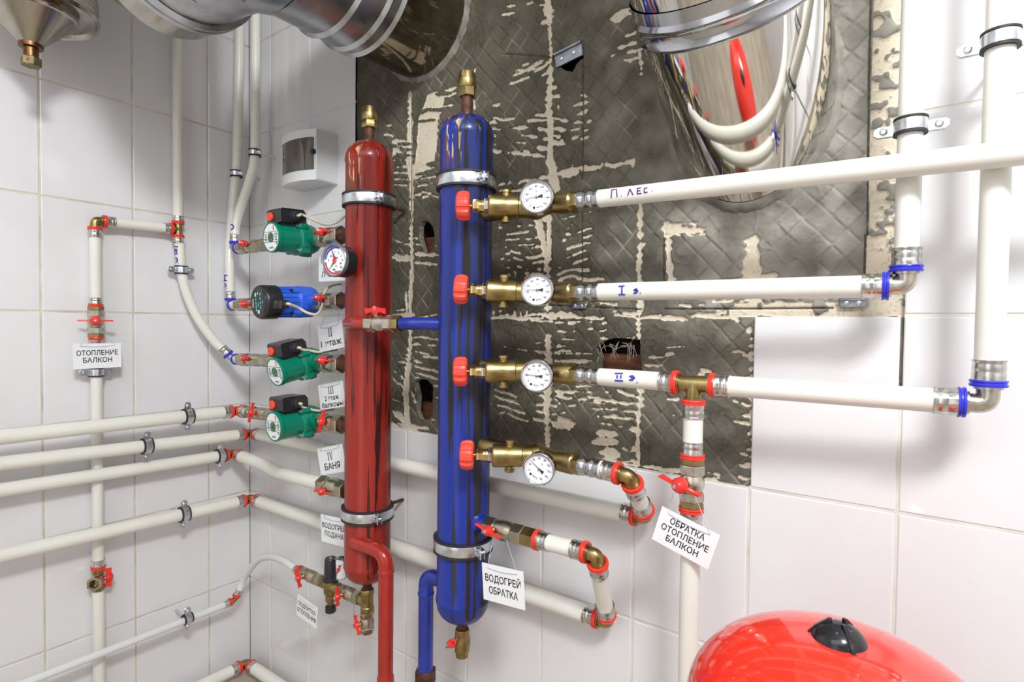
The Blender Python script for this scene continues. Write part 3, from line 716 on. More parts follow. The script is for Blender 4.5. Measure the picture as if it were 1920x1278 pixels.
def clamp(P, u, e, n, r, wall, label, base=None, wide=.016, ear=.017, saddle=False, group=None):
    """rubber-lined pipe clamp: u along the pipe, e towards the ears, n to the front, wall = distance to the wall behind"""
    u = u.normalized(); n = (n - u * n.dot(u)).normalized(); e = n.cross(u).normalized() * (1 if n.cross(u).dot(e) > 0 else -1)
    t = thing('pipe_clamp', label, 'clamp', P, group)
    mb = MB(); R = r + .0042; w = wide
    mb.lathe(P - u * (w / 2), u, [(0, r + .001), (0, R), (w, R), (w, r + .001)], 28, cap=(False, False))
    back = 0.0 if not saddle else -(r * .55)
    for s in (-1, 1):
        o = P + e * s * (R + ear * .42) + n * (back - .0012)
        mb.prism([(-ear * .62, -w * .5), (ear * .38, -w * .5), (ear * .6, -w * .25), (ear * .6, w * .25), (ear * .38, w * .5), (-ear * .62, w * .5)], o, e * s, n.cross(e * s), n, .0024, 0, .0006)
        mb.prism([(-ear * .62, -w * .5), (ear * .38, -w * .5), (ear * .6, -w * .25), (ear * .6, w * .25), (ear * .38, w * .5), (-ear * .62, w * .5)], o - n * .0036, e * s, n.cross(e * s), n, .0024, 0, .0006)
    mb.build('clamp_band', ZINC, t)
    mb = MB(); w2 = wide + .007
    mb.lathe(P - u * (w2 / 2), u, [(0, r), (0, r + .0046), (.0028, r + .0046), (.0028, r + .002), (w2 - .0028, r + .002), (w2 - .0028, r + .0046), (w2, r + .0046), (w2, r)], 28, cap=(False, False))
    mb.build('rubber_liner', RUBBER, t)
    for s in (-1, 1):
        q = P + e * s * (R + ear * .5) + n * (back + .001)
        mb = MB(); mb.lathe(q, n, [(0, .0047), (.0016, .0046), (.0032, .003), (.0034, .0028)], 16)
        mb.box(q + n * .0034, (e + u).normalized(), (e - u).normalized(), n, .0062, .0012, .0006)
        mb.build('clamp_screw', ZINC, t)
    B0 = P - n * (r + .001) if base is None else base[0]
    B1 = P - n * (wall - .0005) if base is None else base[1]
    mb = MB(); mb.cyl(B0, B1, .0032, 10); mb.lathe(B0, (B1 - B0).normalized(), [(0, .006), (.005, .006)], 6); mb.build('stud', ZINC, t)
    return t
def writing(A, B, r, strokes, m, t_parent, name='marker_writing', w=.0011):
    """marker strokes (pixel polylines on the survey photo) laid on the front of the pipe from A to B"""
    u = (B - A).normalized(); mb = MB()
    for st in strokes:
        pts = []
        for i in range(len(st) - 1):
            for k in range(4):
                f = k / 4; pts.append((st[i][0] * (1 - f) + st[i + 1][0] * f, st[i][1] * (1 - f) + st[i + 1][1] * f))
        pts.append(st[-1]); P3 = []
        for q in pts:
            d = ray(*q).normalized(); o = CAM - A
            d2 = d - u * d.dot(u); o2 = o - u * o.dot(u)
            a = d2.dot(d2); b = 2 * d2.dot(o2); c = o2.dot(o2) - (r + .0001) ** 2
            D = max(b * b - 4 * a * c, 0)
            P3.append(CAM + d * ((-b - math.sqrt(D)) / (2 * a)))
        mb.tube(P3, w, 6)
    return mb.build(name, m, t_parent)
def card(fn, corners, lines, label, group='hanging name tags', strings=(), d=.1, th=.0012, tilt=0):
    """hanging card: corners TL, TR, BR, BL in the plane at distance d; lines (kind, text, y centre 0..1 from the top, cap height 0..1, width 0..1)"""
    q = [fn(x, y, d) for x, y in corners]
    c = (q[0] + q[1] + q[2] + q[3]) / 4
    ex = ((q[1] - q[0]) + (q[2] - q[3])).normalized()
    up = ((q[0] - q[3]) + (q[1] - q[2]))
    w = ((q[1] - q[0]).length + (q[2] - q[3]).length) / 2; h = up.length / 2
    ey = (up - ex * up.dot(ex)).normalized(); n = ex.cross(ey)
    t = thing('name_tag', label, 'tag', c, group)
    mb = MB(); mb.box(c, ex, ey, n, w, h, th); mb.build('card', PAPER, t)
    mb = MB(); f = c + n * (th / 2 + .00035)
    for kind, s, yc, ch, cw in lines:
        O = f + ey * (h * (.5 - yc))
        if kind == 'r': roman(mb, s, O, ex, ey, ch * h)
        else: put_text(mb, s, O, ex, ey, ch * h, cw * w if cw else None)
    o = mb.build('lettering', INK, t)
    if strings:
        mb = MB()
        holes = [c + ex * (-.36 * w) + ey * (.40 * h) + n * .0012, c + ex * (.36 * w) + ey * (.40 * h) + n * .0012]
        mb.tube(smooth([holes[0], c + ey * (.36 * h) + n * .0016, holes[1]], 5), .0006, 5)
        for hpt, s in zip(holes, strings): mb.tube([hpt, s], .0005, 5)
        mb.build('string', CLEAR, t)
    return t

# ------------------------------------------------------------------ left wall pipes
R26, R32 = .0130, .0172
# upright behind the level pipes and the small branch above it
dv = .024
Ct = LF(334, 430, dv + .006); Ce = LF(178, 413, dv + .006)
legs_t = tee(Ct, [Z, -Z, (Ce - Ct).normalized()], R26, RING_R, 'brass tee with red rings on the tall pipe beside the corner', a=.0165, sl=.014)
pe = elbow(Ce, Ct, Ce - Z, R26, RING_R, 'brass elbow with red rings at the top left of the short branch', a=.018, sl=.018)
pipe([legs_t[2], pe[0]], R26, 'short ivory pipe running level between brass tee and elbow')
top = V((legs_t[0].x, legs_t[0].y, ROOM_Z))
pv = pipe([legs_t[0], top], R26, 'tall ivory pipe rising on the left wall above the brass tee')
nut_top = LF(175, 574, dv + .006); vA = V((Ce.x, Ce.y, nut_top.z)); vB = V((Ce.x, Ce.y, LF(177, 632, dv).z))
mb_ring_up = vA + Z * .0
tt = thing('press_coupling', 'red ringed press joint above the balcony heating valve', 'pipe fitting', vA)
p_end = arm(tt, vA, Z, 0, R26, RING_R, sl=.015)
mb = MB(); mb.hexn(vA - Z * .001, vA + Z * .0006, R26 * 1.1); mb.build('collar', BRASS, tt)
pipe([pe[1], p_end], R26, 'ivory pipe dropping from elbow to balcony heating valve')
ball_valve(vA, vB, .0165, V((1, -.35, 0)), Y, 'nickel ball valve with thin red wings above the balcony heating tag', L=.036, nutA=.0095, nutB=.0095, hub=.0125, at_=.46, stem=.012)
tt = thing('press_coupling', 'red ringed press joint hidden behind the balcony heating tag', 'pipe fitting', vB)
p_end = arm(tt, vB, -Z, 0, R26, RING_R, sl=.018)
zt = LF(187, 1052, dv).z
Tt = V((Ce.x, Ce.y, LF(188, 1078, dv).z))
c0 = V((Ce.x, Ce.y, LF(178, 697, dv).z))
tt = thing('drain_valve', 'tarnished drain valve with open spout on the left upright', 'valve', Tt)
pu = arm(tt, Tt, Z, .022, R26, RING_R, sl=.016)
mb = MB(); mb.cyl(Tt + Z * .022, Tt - Z * .024, R26 * .88); mb.lathe(Tt, -Z, [(.022, .0145), (.034, .0145)], 20)
mb.build('valve_body', BRASSD, tt)
sp = V((.80, -.60, -.06)).normalized()
mb = MB(); S0 = Tt - Z * .006
mb.lathe(S0, sp, [(0, .015), (.010, .017), (.016, .0155)], 20, cap=(True, False))
mb.lathe(S0, sp, [(.015, .018), (.027, .018), (.027, .0115), (.008, .0105)], 6, cap=(False, True)); mb.build('spout', NICKELD, tt)
mb = MB(); mb.lathe(S0, sp, [(.009, .0102), (.0100, .0102)], 16); mb.build('spout_bore', BLACK, tt)
handle(tt, S0 + sp * .006 + Y * .012, V((.3, 1, 0)), Z, .024, hub=.010, stem=.016, wide=.022)
mb = MB(); mb.cyl(Tt - Z * .030, Tt - Z * .036, .0145); mb.build('end_sleeve', STEEL, tt)
pipe([p_end, pu], R26, 'ivory upright between balcony tag and drain valve behind level pipes')
pipe([Tt - Z * .034, V((Ce.x, Ce.y, .0))], R26 * 1.05, 'ivory upright running down to the floor below the drain valve')
clamp(c0, Z, Y, X, R26, Ce.x, 'zinc clamp under the balcony heating tag', ear=.018)
# second storey pipe bending to pump three
pts = [LF(337, 462, .03), LF(340, 505, .032), LF(350, 548, .036), LF(372, 597, .045), LF(400, 637, .055)]
B3 = BK(648, 682, .11); A3 = BK(437, 673, .10)
e3 = thing('press_elbow', 'nickel elbow with blue rings left of the middle green pump', 'pipe fitting', A3)
uA = (LF(400, 637, .06) - A3).normalized(); uB = (B3 - A3).normalized()
mb = MB(); mb.tube(rounded([A3 + uA * .017, A3, A3 + uB * .017], .01, 6), R26 * .85, 18); mb.build('elbow_body', NICKEL, e3)
q3 = arm(e3, A3, uA, .016, R26, RING_B, .022)
q3b = arm(e3, A3, uB, .016, R26, RING_B, .006)
pts2 = [legs_t[1]] + pts[:-1] + [q3 + uA * .03, q3]
pv2 = pipe(smooth(pts2, 7), R26, 'ivory pipe curving from brass tee down to the middle green pump')
clamp(LF(340, 506, .032), Z, Y, X, R26, .032, 'zinc clamp with two screws on the curving pipe')
M_ = [[(327, 462), (333, 462)], [(327, 476), (333, 475)], [(328, 466), (328, 473)], [(331, 466), (331, 473)], [(329, 483), (332, 484), (333, 489), (330, 492)], [(330, 487), (333, 487)], [(334, 493), (334.4, 493.4)]]
writing(pts2[0] + V((0, 0, .02)), LF(340, 505, .032), R26, M_, MARK, pv2, w=.0015)
# level pipes along the left wall
def to_front(A, L): return A + (L - A) * ((ROOM_Y + .001 - A.y) / (L.y - A.y))
def level(pa, pb, d, r, m=PIPE, label='', g='level pipes along the left wall'):
    return pipe([to_front(pb, pa), pb], r, label, m, group=g)
def left_clamp(px, py, A, B, r, d, label):
    P = on(A, B, px); u = (B - A).normalized()
    return clamp(P, u, Z, X, r, P.x, label, group='clamps on the level pipes')
B4 = BK(648, 797, .11); A4 = BK(448, 769.5, .087)
L1 = LF(-60, 826, A4.x + .004)
e = elbow(A4, L1, B4, R32, RING_R, 'brass corner elbow with red rings left of the lowest green pump', a=.023, sl=.018, body=BRASSD)
L1e = e[0]; start4 = e[1]
level(L1, e[0], 0, R32, label='topmost level ivory pipe on the left wall')
left_clamp(352, 783, L1, A4, R32, 0, 'clamp on the topmost level pipe of the left wall')
A2_ = BK(472, 812, .034)
L2 = LF(-60, 876, A2_.x); E2 = BK(1205, 969, .034)
e2 = elbow(A2_, L2, E2, R32 * .95, RING_R, 'brass corner elbow with red rings under the lowest green pump', a=.024, sl=.016, body=BRASSD)
level(L2, e2[0], 0, R32 * .95, label='second level ivory pipe from the top on the left wall')
left_clamp(275, 831, L2, A2_, R32 * .95, 0, 'clamp on the second level pipe of the left wall')
A5 = BK(440, 850, .075); B5 = BK(603, 907, .11)
L3 = LF(-60, 928, A5.x + .004)
e5 = elbow(A5, L3, BK(505, 876, .082), R32 * .95, RING_R, 'brass corner elbow with red rings on the third level pipe', a=.023, sl=.016, body=BRASSD)
level(L3, e5[0], 0, R32 * .95, label='third level ivory pipe from the top on the left wall')
left_clamp(413, 855, L3, A5, R32 * .95, 0, 'clamp beside the corner elbow on the third level pipe')
A6 = BK(472, 935, .034)
L4 = LF(-60, 1055, A6.x); E6 = BK(1135, 1163, .034)
e6 = elbow(A6, L4, E6, R32, RING_R, 'brass elbow with red rings in the corner on the fourth level pipe', a=.024, sl=.017, body=BRASSD)
level(L4, e6[0], 0, R32, label='lowest of the four thick level pipes on the left wall')
left_clamp(345, 959, L4, A6, R32, 0, 'clamp on the fourth level pipe of the left wall')
# thin make-up pipe
R20 = .0098
A7 = LF(440, 1124, .075)
L5 = LF(-60, 1322, .075)
up7 = LF(449, 1106, .082)
e7 = elbow(A7, LF(415, 1137, .075), up7, R20, RING_R, 'small brass elbow with red rings on the thin make-up pipe', a=.011, sl=.014, body=BRASSD)
pipe([to_front(e7[0], L5), e7[0]], R20, 'thin white level pipe low on the left wall', PIPEG)
left_clamp(352, 1163, L5, A7, R20, 0, 'clamp with long stud on the thin white pipe')
# pipe at the floor
A8 = V((.068, -.034, .0)); A8.z = BK(463, 1243, .034).z
A8 = BK(463, 1243, .04)
if A8.z < .02: A8.z = .02
L8 = V((A8.x, ROOM_Y + .001, A8.z)); E8 = V((ROOM_X - .001, A8.y, A8.z))
e8 = elbow(A8, L8, E8, R32, RING_R, 'brass elbow with red rings in the corner at the floor', a=.024, sl=.018, body=BRASSD)
pipe([L8, e8[0]], R32, 'ivory pipe along the floor below the left wall')
pipe([e8[1], E8], R32, 'ivory pipe along the floor below the tiled back wall')

# ------------------------------------------------------------------ risers in the corner
A1 = BK(441, 466, .10); B1 = BK(648, 440, .11)
A2 = BK(432, 572, .10); B2 = BK(648, 563, .11)
u1 = (B1 - A1).normalized(); u2 = (B2 - A2).normalized()
e1 = thing('press_elbow', 'nickel elbow with blue rings beside the top green pump', 'pipe fitting', A1)
mb = MB(); mb.tube(rounded([A1 + Z * .014, A1, A1 + u1 * .014], .012, 6), R26 * .9, 18); mb.build('elbow_body', NICKEL, e1)
q1 = arm(e1, A1, Z, .014, R26, RING_B, .02); arm(e1, A1, u1, .012, R26, RING_B, .006)
e2b = thing('press_elbow', 'nickel elbow with blue rings beside the blue pump', 'pipe fitting', A2)
mb = MB(); mb.tube(rounded([A2 + Z * .014, A2, A2 + u2 * .014], .012, 6), R26 * .9, 18); mb.build('elbow_body', NICKEL, e2b)
q2 = arm(e2b, A2, Z, .014, R26, RING_B, .02); q2b = arm(e2b, A2, u2, .010, R26, RING_B, .006)
r2 = [V((BK(479, 100, .065).x, -.065, ROOM_Z)), BK(479, 30, .065), BK(479, 160, .065), BK(478, 285, .065), BK(469, 335, .072), BK(450, 392, .088), BK(441, 425, .099), q1]
r2[0].x = r2[1].x
pr2 = pipe(smooth(r2, 8), R26, 'ivory riser bending forward to the top green pump')
r1 = [V((0, 0, ROOM_Z)), BK(449, 45, .073), BK(447, 170, .073), BK(444, 300, .073), BK(440, 345, .075), BK(434, 420, .086), BK(430, 480, .098), q2]
r1[0].x = r1[1].x; r1[0].y = r1[1].y
pr1 = pipe(smooth(r1, 8), R26, 'ivory riser passing behind the bent one to the blue pump')
c2 = BK(478, 287, .065)
clamp(c2, Z, X, -Y, R26, .065, 'zinc clamp on the right riser in the corner', ear=.010, wide=.012)
c1 = BK(443, 326, .074)
clamp(c1, Z, X, -Y, R26, .074, 'zinc clamp on the left riser in the corner', ear=.010, wide=.012)
writing(q2 + Z * .01, BK(430, 480, .10), R26, [[(420, 516), (426, 516)], [(421, 517), (421, 526)], [(419, 526), (425, 526)], [(420, 532), (423, 532), (424, 536), (421, 538)], [(425, 540), (425.3, 540.3)]], MARK, pr1, w=.0016)
writing(q1 + Z * .0, q1 + V((.0, .0, .07)), R26, [[(433, 421), (436, 421), (438, 425), (436, 429), (433, 430)]], MARK, pr2, w=.0016)

# ------------------------------------------------------------------ pumps
def solve(fn, a, b):
    fa = fn(a)
    for _ in range(50):
        m = (a + b) / 2; fm = fn(m)
        if (fa < 0) == (fm < 0): a, fa = m, fm
        else: b = m
    return (a + b) / 2
def pump_axis(A, B, fx, fy, out):
    """centre on the pipe line and motor direction so that the motor's face shows at fx, fy"""
    c = solve(lambda p: proj(on(A, B, p) - Y * out)[0] - fx, fx, 640)
    P = on(A, B, c)
    tz = solve(lambda k: proj(P + V((0, -1, k)) * out)[1] - fy, -.8, .8)
    return P, V((0, -1, tz)).normalized()
def cable(t, pts, r=.0033): 
    mb = MB(); mb.tube(smooth(pts, 8), r, 10); return mb.build('power_cable', CABLE, t)
def union(t, P, u, l, r, m=BRASSD, name='union_nut'):
    mb = MB(); mb.lathe(P, u, [(0, r * .8), (.001, r * .84), (l * .3, r * .84), (l * .32, r * .8), (l, r * .8)], 24)
    mb.hexn(P + u * l * .34, P + u * l * .9, r * 1.05); mb.build(name, m, t)
def green_pump(A, B, fx, fy, Rpx, label, cable_px):
    out = .094
    P, n = pump_axis(A, B, fx, fy, out); u = (B - A).normalized()
    n = (n - u * n.dot(u)).normalized()
    F = P + n * out; R = Rpx * depth(F) / FPX
    up = u.cross(n) if u.cross(n).z > 0 else n.cross(u)
    t = thing('circulation_pump', label, 'pump', P, 'green circulation pumps')
    mb = MB()
    mb.lathe(P, n, [(-.030, R * .55), (-.026, R * .85), (-.012, R * 1.02), (.012, R * 1.06), (.020, R * 1.06)], 32)
    mb.lathe(P - u * .062, u, [(0, .017), (.02, .0175), (.062, .022), (.104, .0175), (.124, .017)], 24)
    mb.lathe(P - u * .062, u, [(0, .021), (.010, .021)], 24); mb.lathe(P + u * .052, u, [(0, .021), (.010, .021)], 24)
    mb.lathe(P, (-up - u * .2).normalized(), [(0, .02), (R * 1.12, .018), (R * 1.16, .012)], 16)
    mb.build('volute', GREEN, t)
    mb = MB()
    mb.lathe(P, n, [(.020, R * 1.08), (.022, R * 1.12), (.030, R * 1.12), (.033, R * 1.0), (.036, R * .98)], 32)
    for k in range(4):
        a = PI / 4 + k * PI / 2; d = u * math.cos(a) + up * math.sin(a)
        mb.lathe(P + d * R * 1.12, n, [(.012, .008), (.034, .008), (.036, .0065)], 14)
    mb.build('motor_flange', GREEN, t)
    for k in range(4):
        a = PI / 4 + k * PI / 2; d = u * math.cos(a) + up * math.sin(a)
        mb = MB(); mb.lathe(P + d * R * 1.14, n, [(.035, .0048), (.041, .0048), (.0405, .0028), (.037, .0026)], 16); mb.build('bolt', ZINC, t)
    mb = MB()                                     # finned, slightly faceted motor can
    mb.lathe(P, n, [(.033, R * .97), (out - .010, R * .95)], 14, hint=up, off=.5)
    mb.lathe(P, n, [(out - .012, R * .95), (out - .009, R * 1.0), (out - .001, R * 1.0), (out, R * .97), (out, R * .90), (out - .0015, R * .88)], 40)
    mb.build('motor_housing', GREEN, t, angle=20)
    mb = MB(); mb.lathe(P, n, [(out - .0022, R * .90), (out - .0008, R * .90)], 40); lab = mb.build('rating_plate', PAPER, t)
    mb = MB(); f = P + n * (out - .0004); ex = up.cross(n) if up.cross(n).dot(u) > 0 else n.cross(up)
    for yv in (.36, -.30):
        hw = math.sqrt(.87 ** 2 - yv * yv)
        mb.add([f + ex * (R * x) + up * (R * y) for x, y in ((-hw, yv - .012), (hw, yv - .012), (hw, yv + .012), (-hw, yv + .012))], [(0, 1, 2, 3)])
    rr = random.Random(9)
    for row in range(5):
        for side in (-.62, .6):
            yv = .22 - row * .10; ww = rr.uniform(.10, .2)
            mb.add([f + ex * (R * (side + x)) + up * (R * (yv + y)) for x, y in ((-ww, -.022), (ww, -.022), (ww, .022), (-ww, .022))], [(0, 1, 2, 3)])
    put_text(mb, 'wilo', f + up * (-.66 * R), ex, up, R * .16, R * .5)
    mb.build('plate_print', INK, lab)
    mb = MB(); mb.add([f + ex * (R * (x + .62)) + up * (R * (y - .40)) for x, y in ((-.07, -.07), (.07, -.07), (.07, .07), (-.07, .07))], [(0, 1, 2, 3)])
    mb.add([f + ex * (R * (x + .34)) + up * (R * (y + .60)) for x, y in ((-.05, -.14), (.05, -.14), (.05, .14), (-.05, .14))], [(0, 1, 2, 3)])
    mb.build('red_print', mat('red_print', (.55, .05, .08), .5), lab)
    mb = MB(); mb.lathe(P, n, [(out - .001, R * .32), (out + .001, R * .32), (out + .001, R * .22), (out + .0002, R * .2)], 28); mb.build('vent_rim', GREEN, t)
    mb = MB(); mb.lathe(P, n, [(out - .001, R * .2), (out + .0006, R * .2)], 20)
    mb.build('vent_screw', BRASS, t)
    mb = MB(); mb.box(f + n * .0012, (ex + up).normalized(), (ex - up).normalized(), n, R * .34, R * .05, .0006); mb.build('screw_slot', INK, t)
    # terminal box on top
    bh, bw, bl = R * .92, R * 1.62, out * .72
    c = P + up * (R * .92 + bh * .55) + n * (out - .012 - bl / 2) - ex * (R * .06)
    mb = MB()
    mb.prism([(-bl / 2, -bh / 2), (bl / 2, -bh / 2), (bl / 2, bh * .38), (bl / 2 - bh * .12, bh / 2), (-bl / 2 + bh * .22, bh / 2), (-bl / 2, bh * .22)], c - ex * (bw / 2), n, up, n.cross(up), bw * (1 if n.cross(up).dot(ex) > 0 else -1), 0, .003)
    mb.box(P + up * (R * .95) + n * (out * .56), ex, n, up, R * 1.3, out * .5, R * .35)
    tb = mb.build('terminal_box', BLACK, t)
    mb = MB(); q = c + n * (bl / 2) - ex * (bw * .22) + up * (-bh * .05)
    mb.lathe(q, n, [(0, bh * .33), (.004, bh * .33), (.0055, bh * .28)], 24); mb.build('speed_knob', mat('orange_red_knob', (.85, .07, .025), .4), tb)
    g = c + ex * (bw * .5) + up * (-bh * .02) - n * (bl * .02)
    mb = MB(); mb.lathe(g, ex, [(-.002, bh * .40), (.004, bh * .40), (.0045, bh * .33), (.012, bh * .33), (.013, bh * .26), (.018, bh * .24)], 20); mb.build('cable_gland', RUBBER, tb)
    z = depth(g)
    cable(t, [g + ex * .012, g + ex * .026] + [AT(x, y, z + k) for x, y, k in cable_px])
    return P, u, R
zc = [(585, 412, .03), (615, 421, .06), (635, 415, .09), (652, 400, .12)]
P1, _, _ = green_pump(A1, B1, 508.2, 444.5, 28.5, 'uppermost green pump with black terminal box', [(566, 402, .01), (592, 414, .03), (612, 421, .05), (632, 416, .07), (652, 400, .10)])
P3, _, _ = green_pump(A3, B3, 514.2, 698, 27.5, 'middle green pump below the blue one', [(562, 654, .01), (580, 657, .03), (600, 660, .05), (620, 657, .08), (632, 655, .10)])
P4, _, _ = green_pump(A4, B4, 513.5, 800, 28.5, 'lowest green pump beside the tag with numeral four', [(565, 762, .01), (585, 768, .03), (605, 770, .05), (625, 767, .08)])
# valves, unions and welded nipples of the pump branches
BRASSL = mat('yellow_brass', (.56, .40, .15), .30, 1.0, var=.35, vscale=50)
def branch(A, B, P, a0, pxh, label_l, label_r, wl, wr, rl=.0165, rr_=.021, hand_px=617, leftL=.027, rightL=.027):
    u = (B - A).normalized()
    lend = P - u * .062; rst = P + u * .062
    la = A + u * a0
    m = la + (lend - la) * .62
    ball_valve(la, m, rl, V((.25, -1, .25)), wl, label_l, L=leftL, body=NICKELD, hub=.0105, at_=.40)
    t = thing('pipe_union', label_l.replace('ball valve', 'union').split(' with ')[0] + ' joining valve and pump', 'pipe fitting', m)
    union(t, m - u * .001, u, (lend - m).length + .004, .0205, BRASSL)
    wpt = on(A, B, 652)
    l2 = (wpt - rst).length
    v2 = rst + u * l2 * .80
    ball_valve(rst, v2, rr_, V((.25, -1, .3)), wr, label_r, L=rightL, body=NICKELD, hub=.0105, at_=.50, stem=.012)
    return v2, u
V1 = branch(A1, B1, P1, .024, 463, 'small ball valve left of the uppermost pump with red wings', 'ball valve between uppermost pump and red manifold', u1, u1)
V3 = branch(A3, B3, P3, .040, 463, 'small ball valve left of the middle green pump with red wings', 'ball valve between middle green pump and red manifold', u1, u1)
V4 = branch(A4, B4, P4, .060, 463, 'small ball valve left of the lowest pump with upright red wings', 'ball valve between lowest pump and red manifold', Z, Z)
mbs = [(q3b, A3 + (B3 - A3).normalized() * .042, 'short ivory stub between blue ring and middle pump valve'), (start4, A4 + (B4 - A4).normalized() * .062, 'short ivory stub between red ring and lowest pump valve')]
for a, b, l in mbs: pipe([a, b], R26, l)
# blue pump
out = .122
P2, n2 = pump_axis(A2, B2, 486, 566, out)
n2 = (n2 - u2 * n2.dot(u2)).normalized(); up2 = u2.cross(n2) if u2.cross(n2).z > 0 else n2.cross(u2)
ex2 = u2
F2 = P2 + n2 * out; RB = 32.5 * depth(F2) / FPX
t = thing('circulation_pump', 'blue pump with round black control head and lit panel', 'pump', P2)
mb = MB()
mb.lathe(P2, n2, [(-.03, RB * .55), (-.026, RB * .85), (-.01, RB * 1.0), (.02, RB * 1.03), (.030, RB * 1.03), (.036, RB * .9)], 8, hint=up2, off=.5)
mb.lathe(P2 - u2 * .066, u2, [(0, .018), (.066, .022), (.132, .018)], 24)
mb.build('volute', BLUEP, t)
mb = MB(); mb.lathe(P2, n2, [(.028, RB * .88), (out - .038, RB * .86)], 28)
for k in range(18):
    a = 2 * PI * k / 18; d = u2 * math.cos(a) + up2 * math.sin(a); w_ = n2.cross(d)
    mb.box(P2 + d * RB * .87 + n2 * .062, d, w_, n2, .005, .003, .045)
for k in range(4):
    a = PI / 4 + k * PI / 2; d = u2 * math.cos(a) + up2 * math.sin(a)
    mb.lathe(P2 + d * RB * .9, n2, [(.03, .008), (.05, .007)], 14)
mb.build('motor_housing', BLUEP, t)
for k in range(4):
    a = PI / 4 + k * PI / 2; d = u2 * math.cos(a) + up2 * math.sin(a)
    mb = MB(); mb.lathe(P2 + d * RB * .9, n2, [(.05, .005), (.055, .005), (.054, .0025)], 14); mb.build('bolt', BLACK, t)
mb = MB(); mb.lathe(P2, n2, [(out - .042, RB * .92), (out - .040, RB), (out - .006, RB), (out - .002, RB * .96), (out, RB * .90), (out, RB * .80), (out - .001, RB * .78)], 48)
hd = mb.build('control_head', BLACK, t)
mb = MB(); f = P2 + n2 * (out + .0004)
mb.lathe(P2, n2, [(out - .002, RB * .80), (out - .0004, RB * .80)], 48); mb.build('control_panel', mat('dark_panel', (.03, .032, .036), .3), hd)
mb = MB()
poly = [(.80 * math.cos(a), .80 * math.sin(a)) for a in [-.95 + i * .19 for i in range(11)]]
mb.prism([(RB * x, RB * y) for x, y in poly], P2 + n2 * (out - .001), ex2, up2, n2, .0022, 0, .0006); mb.build('panel_cover', BLACK, hd)
def led(col, spots, nm):
    mb = MB()
    for x, y, w_, h_ in spots: mb.add([f + ex2 * (RB * (x + a * w_)) + up2 * (RB * (y + b * h_)) for a, b in ((-1, -1), (1, -1), (1, 1), (-1, 1))], [(0, 1, 2, 3)])
    mb.build(nm, col, hd)
led(mat('green_led', (.05, .75, .15), .4, emit=1.1), [(-.32, .42, .07, .10)], 'green_indicator')
led(mat('teal_led', (.04, .30, .30), .4, emit=.7), [(-.30, .15, .05, .07), (-.29, -.06, .05, .08), (-.27, -.27, .05, .08), (-.25, -.46, .05, .08), (.18, .45, .05, .08), (.19, .2, .05, .08), (.2, -.05, .05, .08), (.21, -.3, .05, .1), (-.03, -.14, .04, .12)], 'teal_indicator')
led(PAPER, [(-.08, .5, .04, .07), (.48, .0, .08, .09), (-.02, -.56, .09, .10)], 'button_mark')
mb = MB(); mb.add([f + ex2 * (RB * (-.62 + .09 * math.cos(a))) + up2 * (RB * (-.06 + .26 * math.sin(a))) for a in [i * PI / 10 for i in range(20)]], [tuple(range(20))]); mb.build('emblem_oval', PAPER, hd)
mb = MB(); mb.add([f + n2 * .0003 + ex2 * (RB * (-.62 + .06 * math.cos(a))) + up2 * (RB * (-.06 + .21 * math.sin(a))) for a in [i * PI / 10 for i in range(20)]], [tuple(range(20))]); mb.build('emblem_field', mat('dark_red_print', (.35, .03, .05), .5), hd)
g = P2 + n2 * (out - .022) + ex2 * RB * .98 - up2 * (RB * .16)
mb = MB(); mb.box(g + ex2 * .006, n2, up2, ex2, .026, .022, .026, 0, .003); mb.box(g + ex2 * .026, n2, up2, ex2, .020, .019, .022, 0, .002); mb.lathe(g + ex2 * .026, ex2, [(0, .0085), (.016, .007), (.022, .0055)], 14)
mb.build('power_plug', BLACK, hd)
z2 = depth(g)
cable(t, [g + ex2 * .040, g + ex2 * .052, AT(560, 577, z2), AT(576, 586, z2 + .01), AT(592, 589, z2 + .02), AT(601, 581, z2 + .025), AT(606, 565, z2 + .028), AT(608, 550, z2 + .05), AT(617, 538, z2 + .11), AT(632, 533, z2 + .17), AT(655, 530, z2 + .22)])
lA = A2 + u2 * .044
lend = P2 - u2 * .066
pipe([q2b, lA + u2 * .002], R26, 'short ivory stub between blue ring and blue pump valve')
ball_valve(lA, lend, .0165, V((.25, -1, .0)), u2, 'small ball valve left of the blue pump', L=.026, body=NICKELD, at_=.30, hub=.011)
rst = P2 + u2 * .066; wpt = on(A2, B2, 652)
V2 = (rst + (wpt - rst) * .8, u2)
ball_valve(rst, V2[0], .0195, V((.25, -1, .25)), u2, 'ball valve between blue pump and red manifold', L=.027, body=NICKELD, hub=.0095, at_=.42)

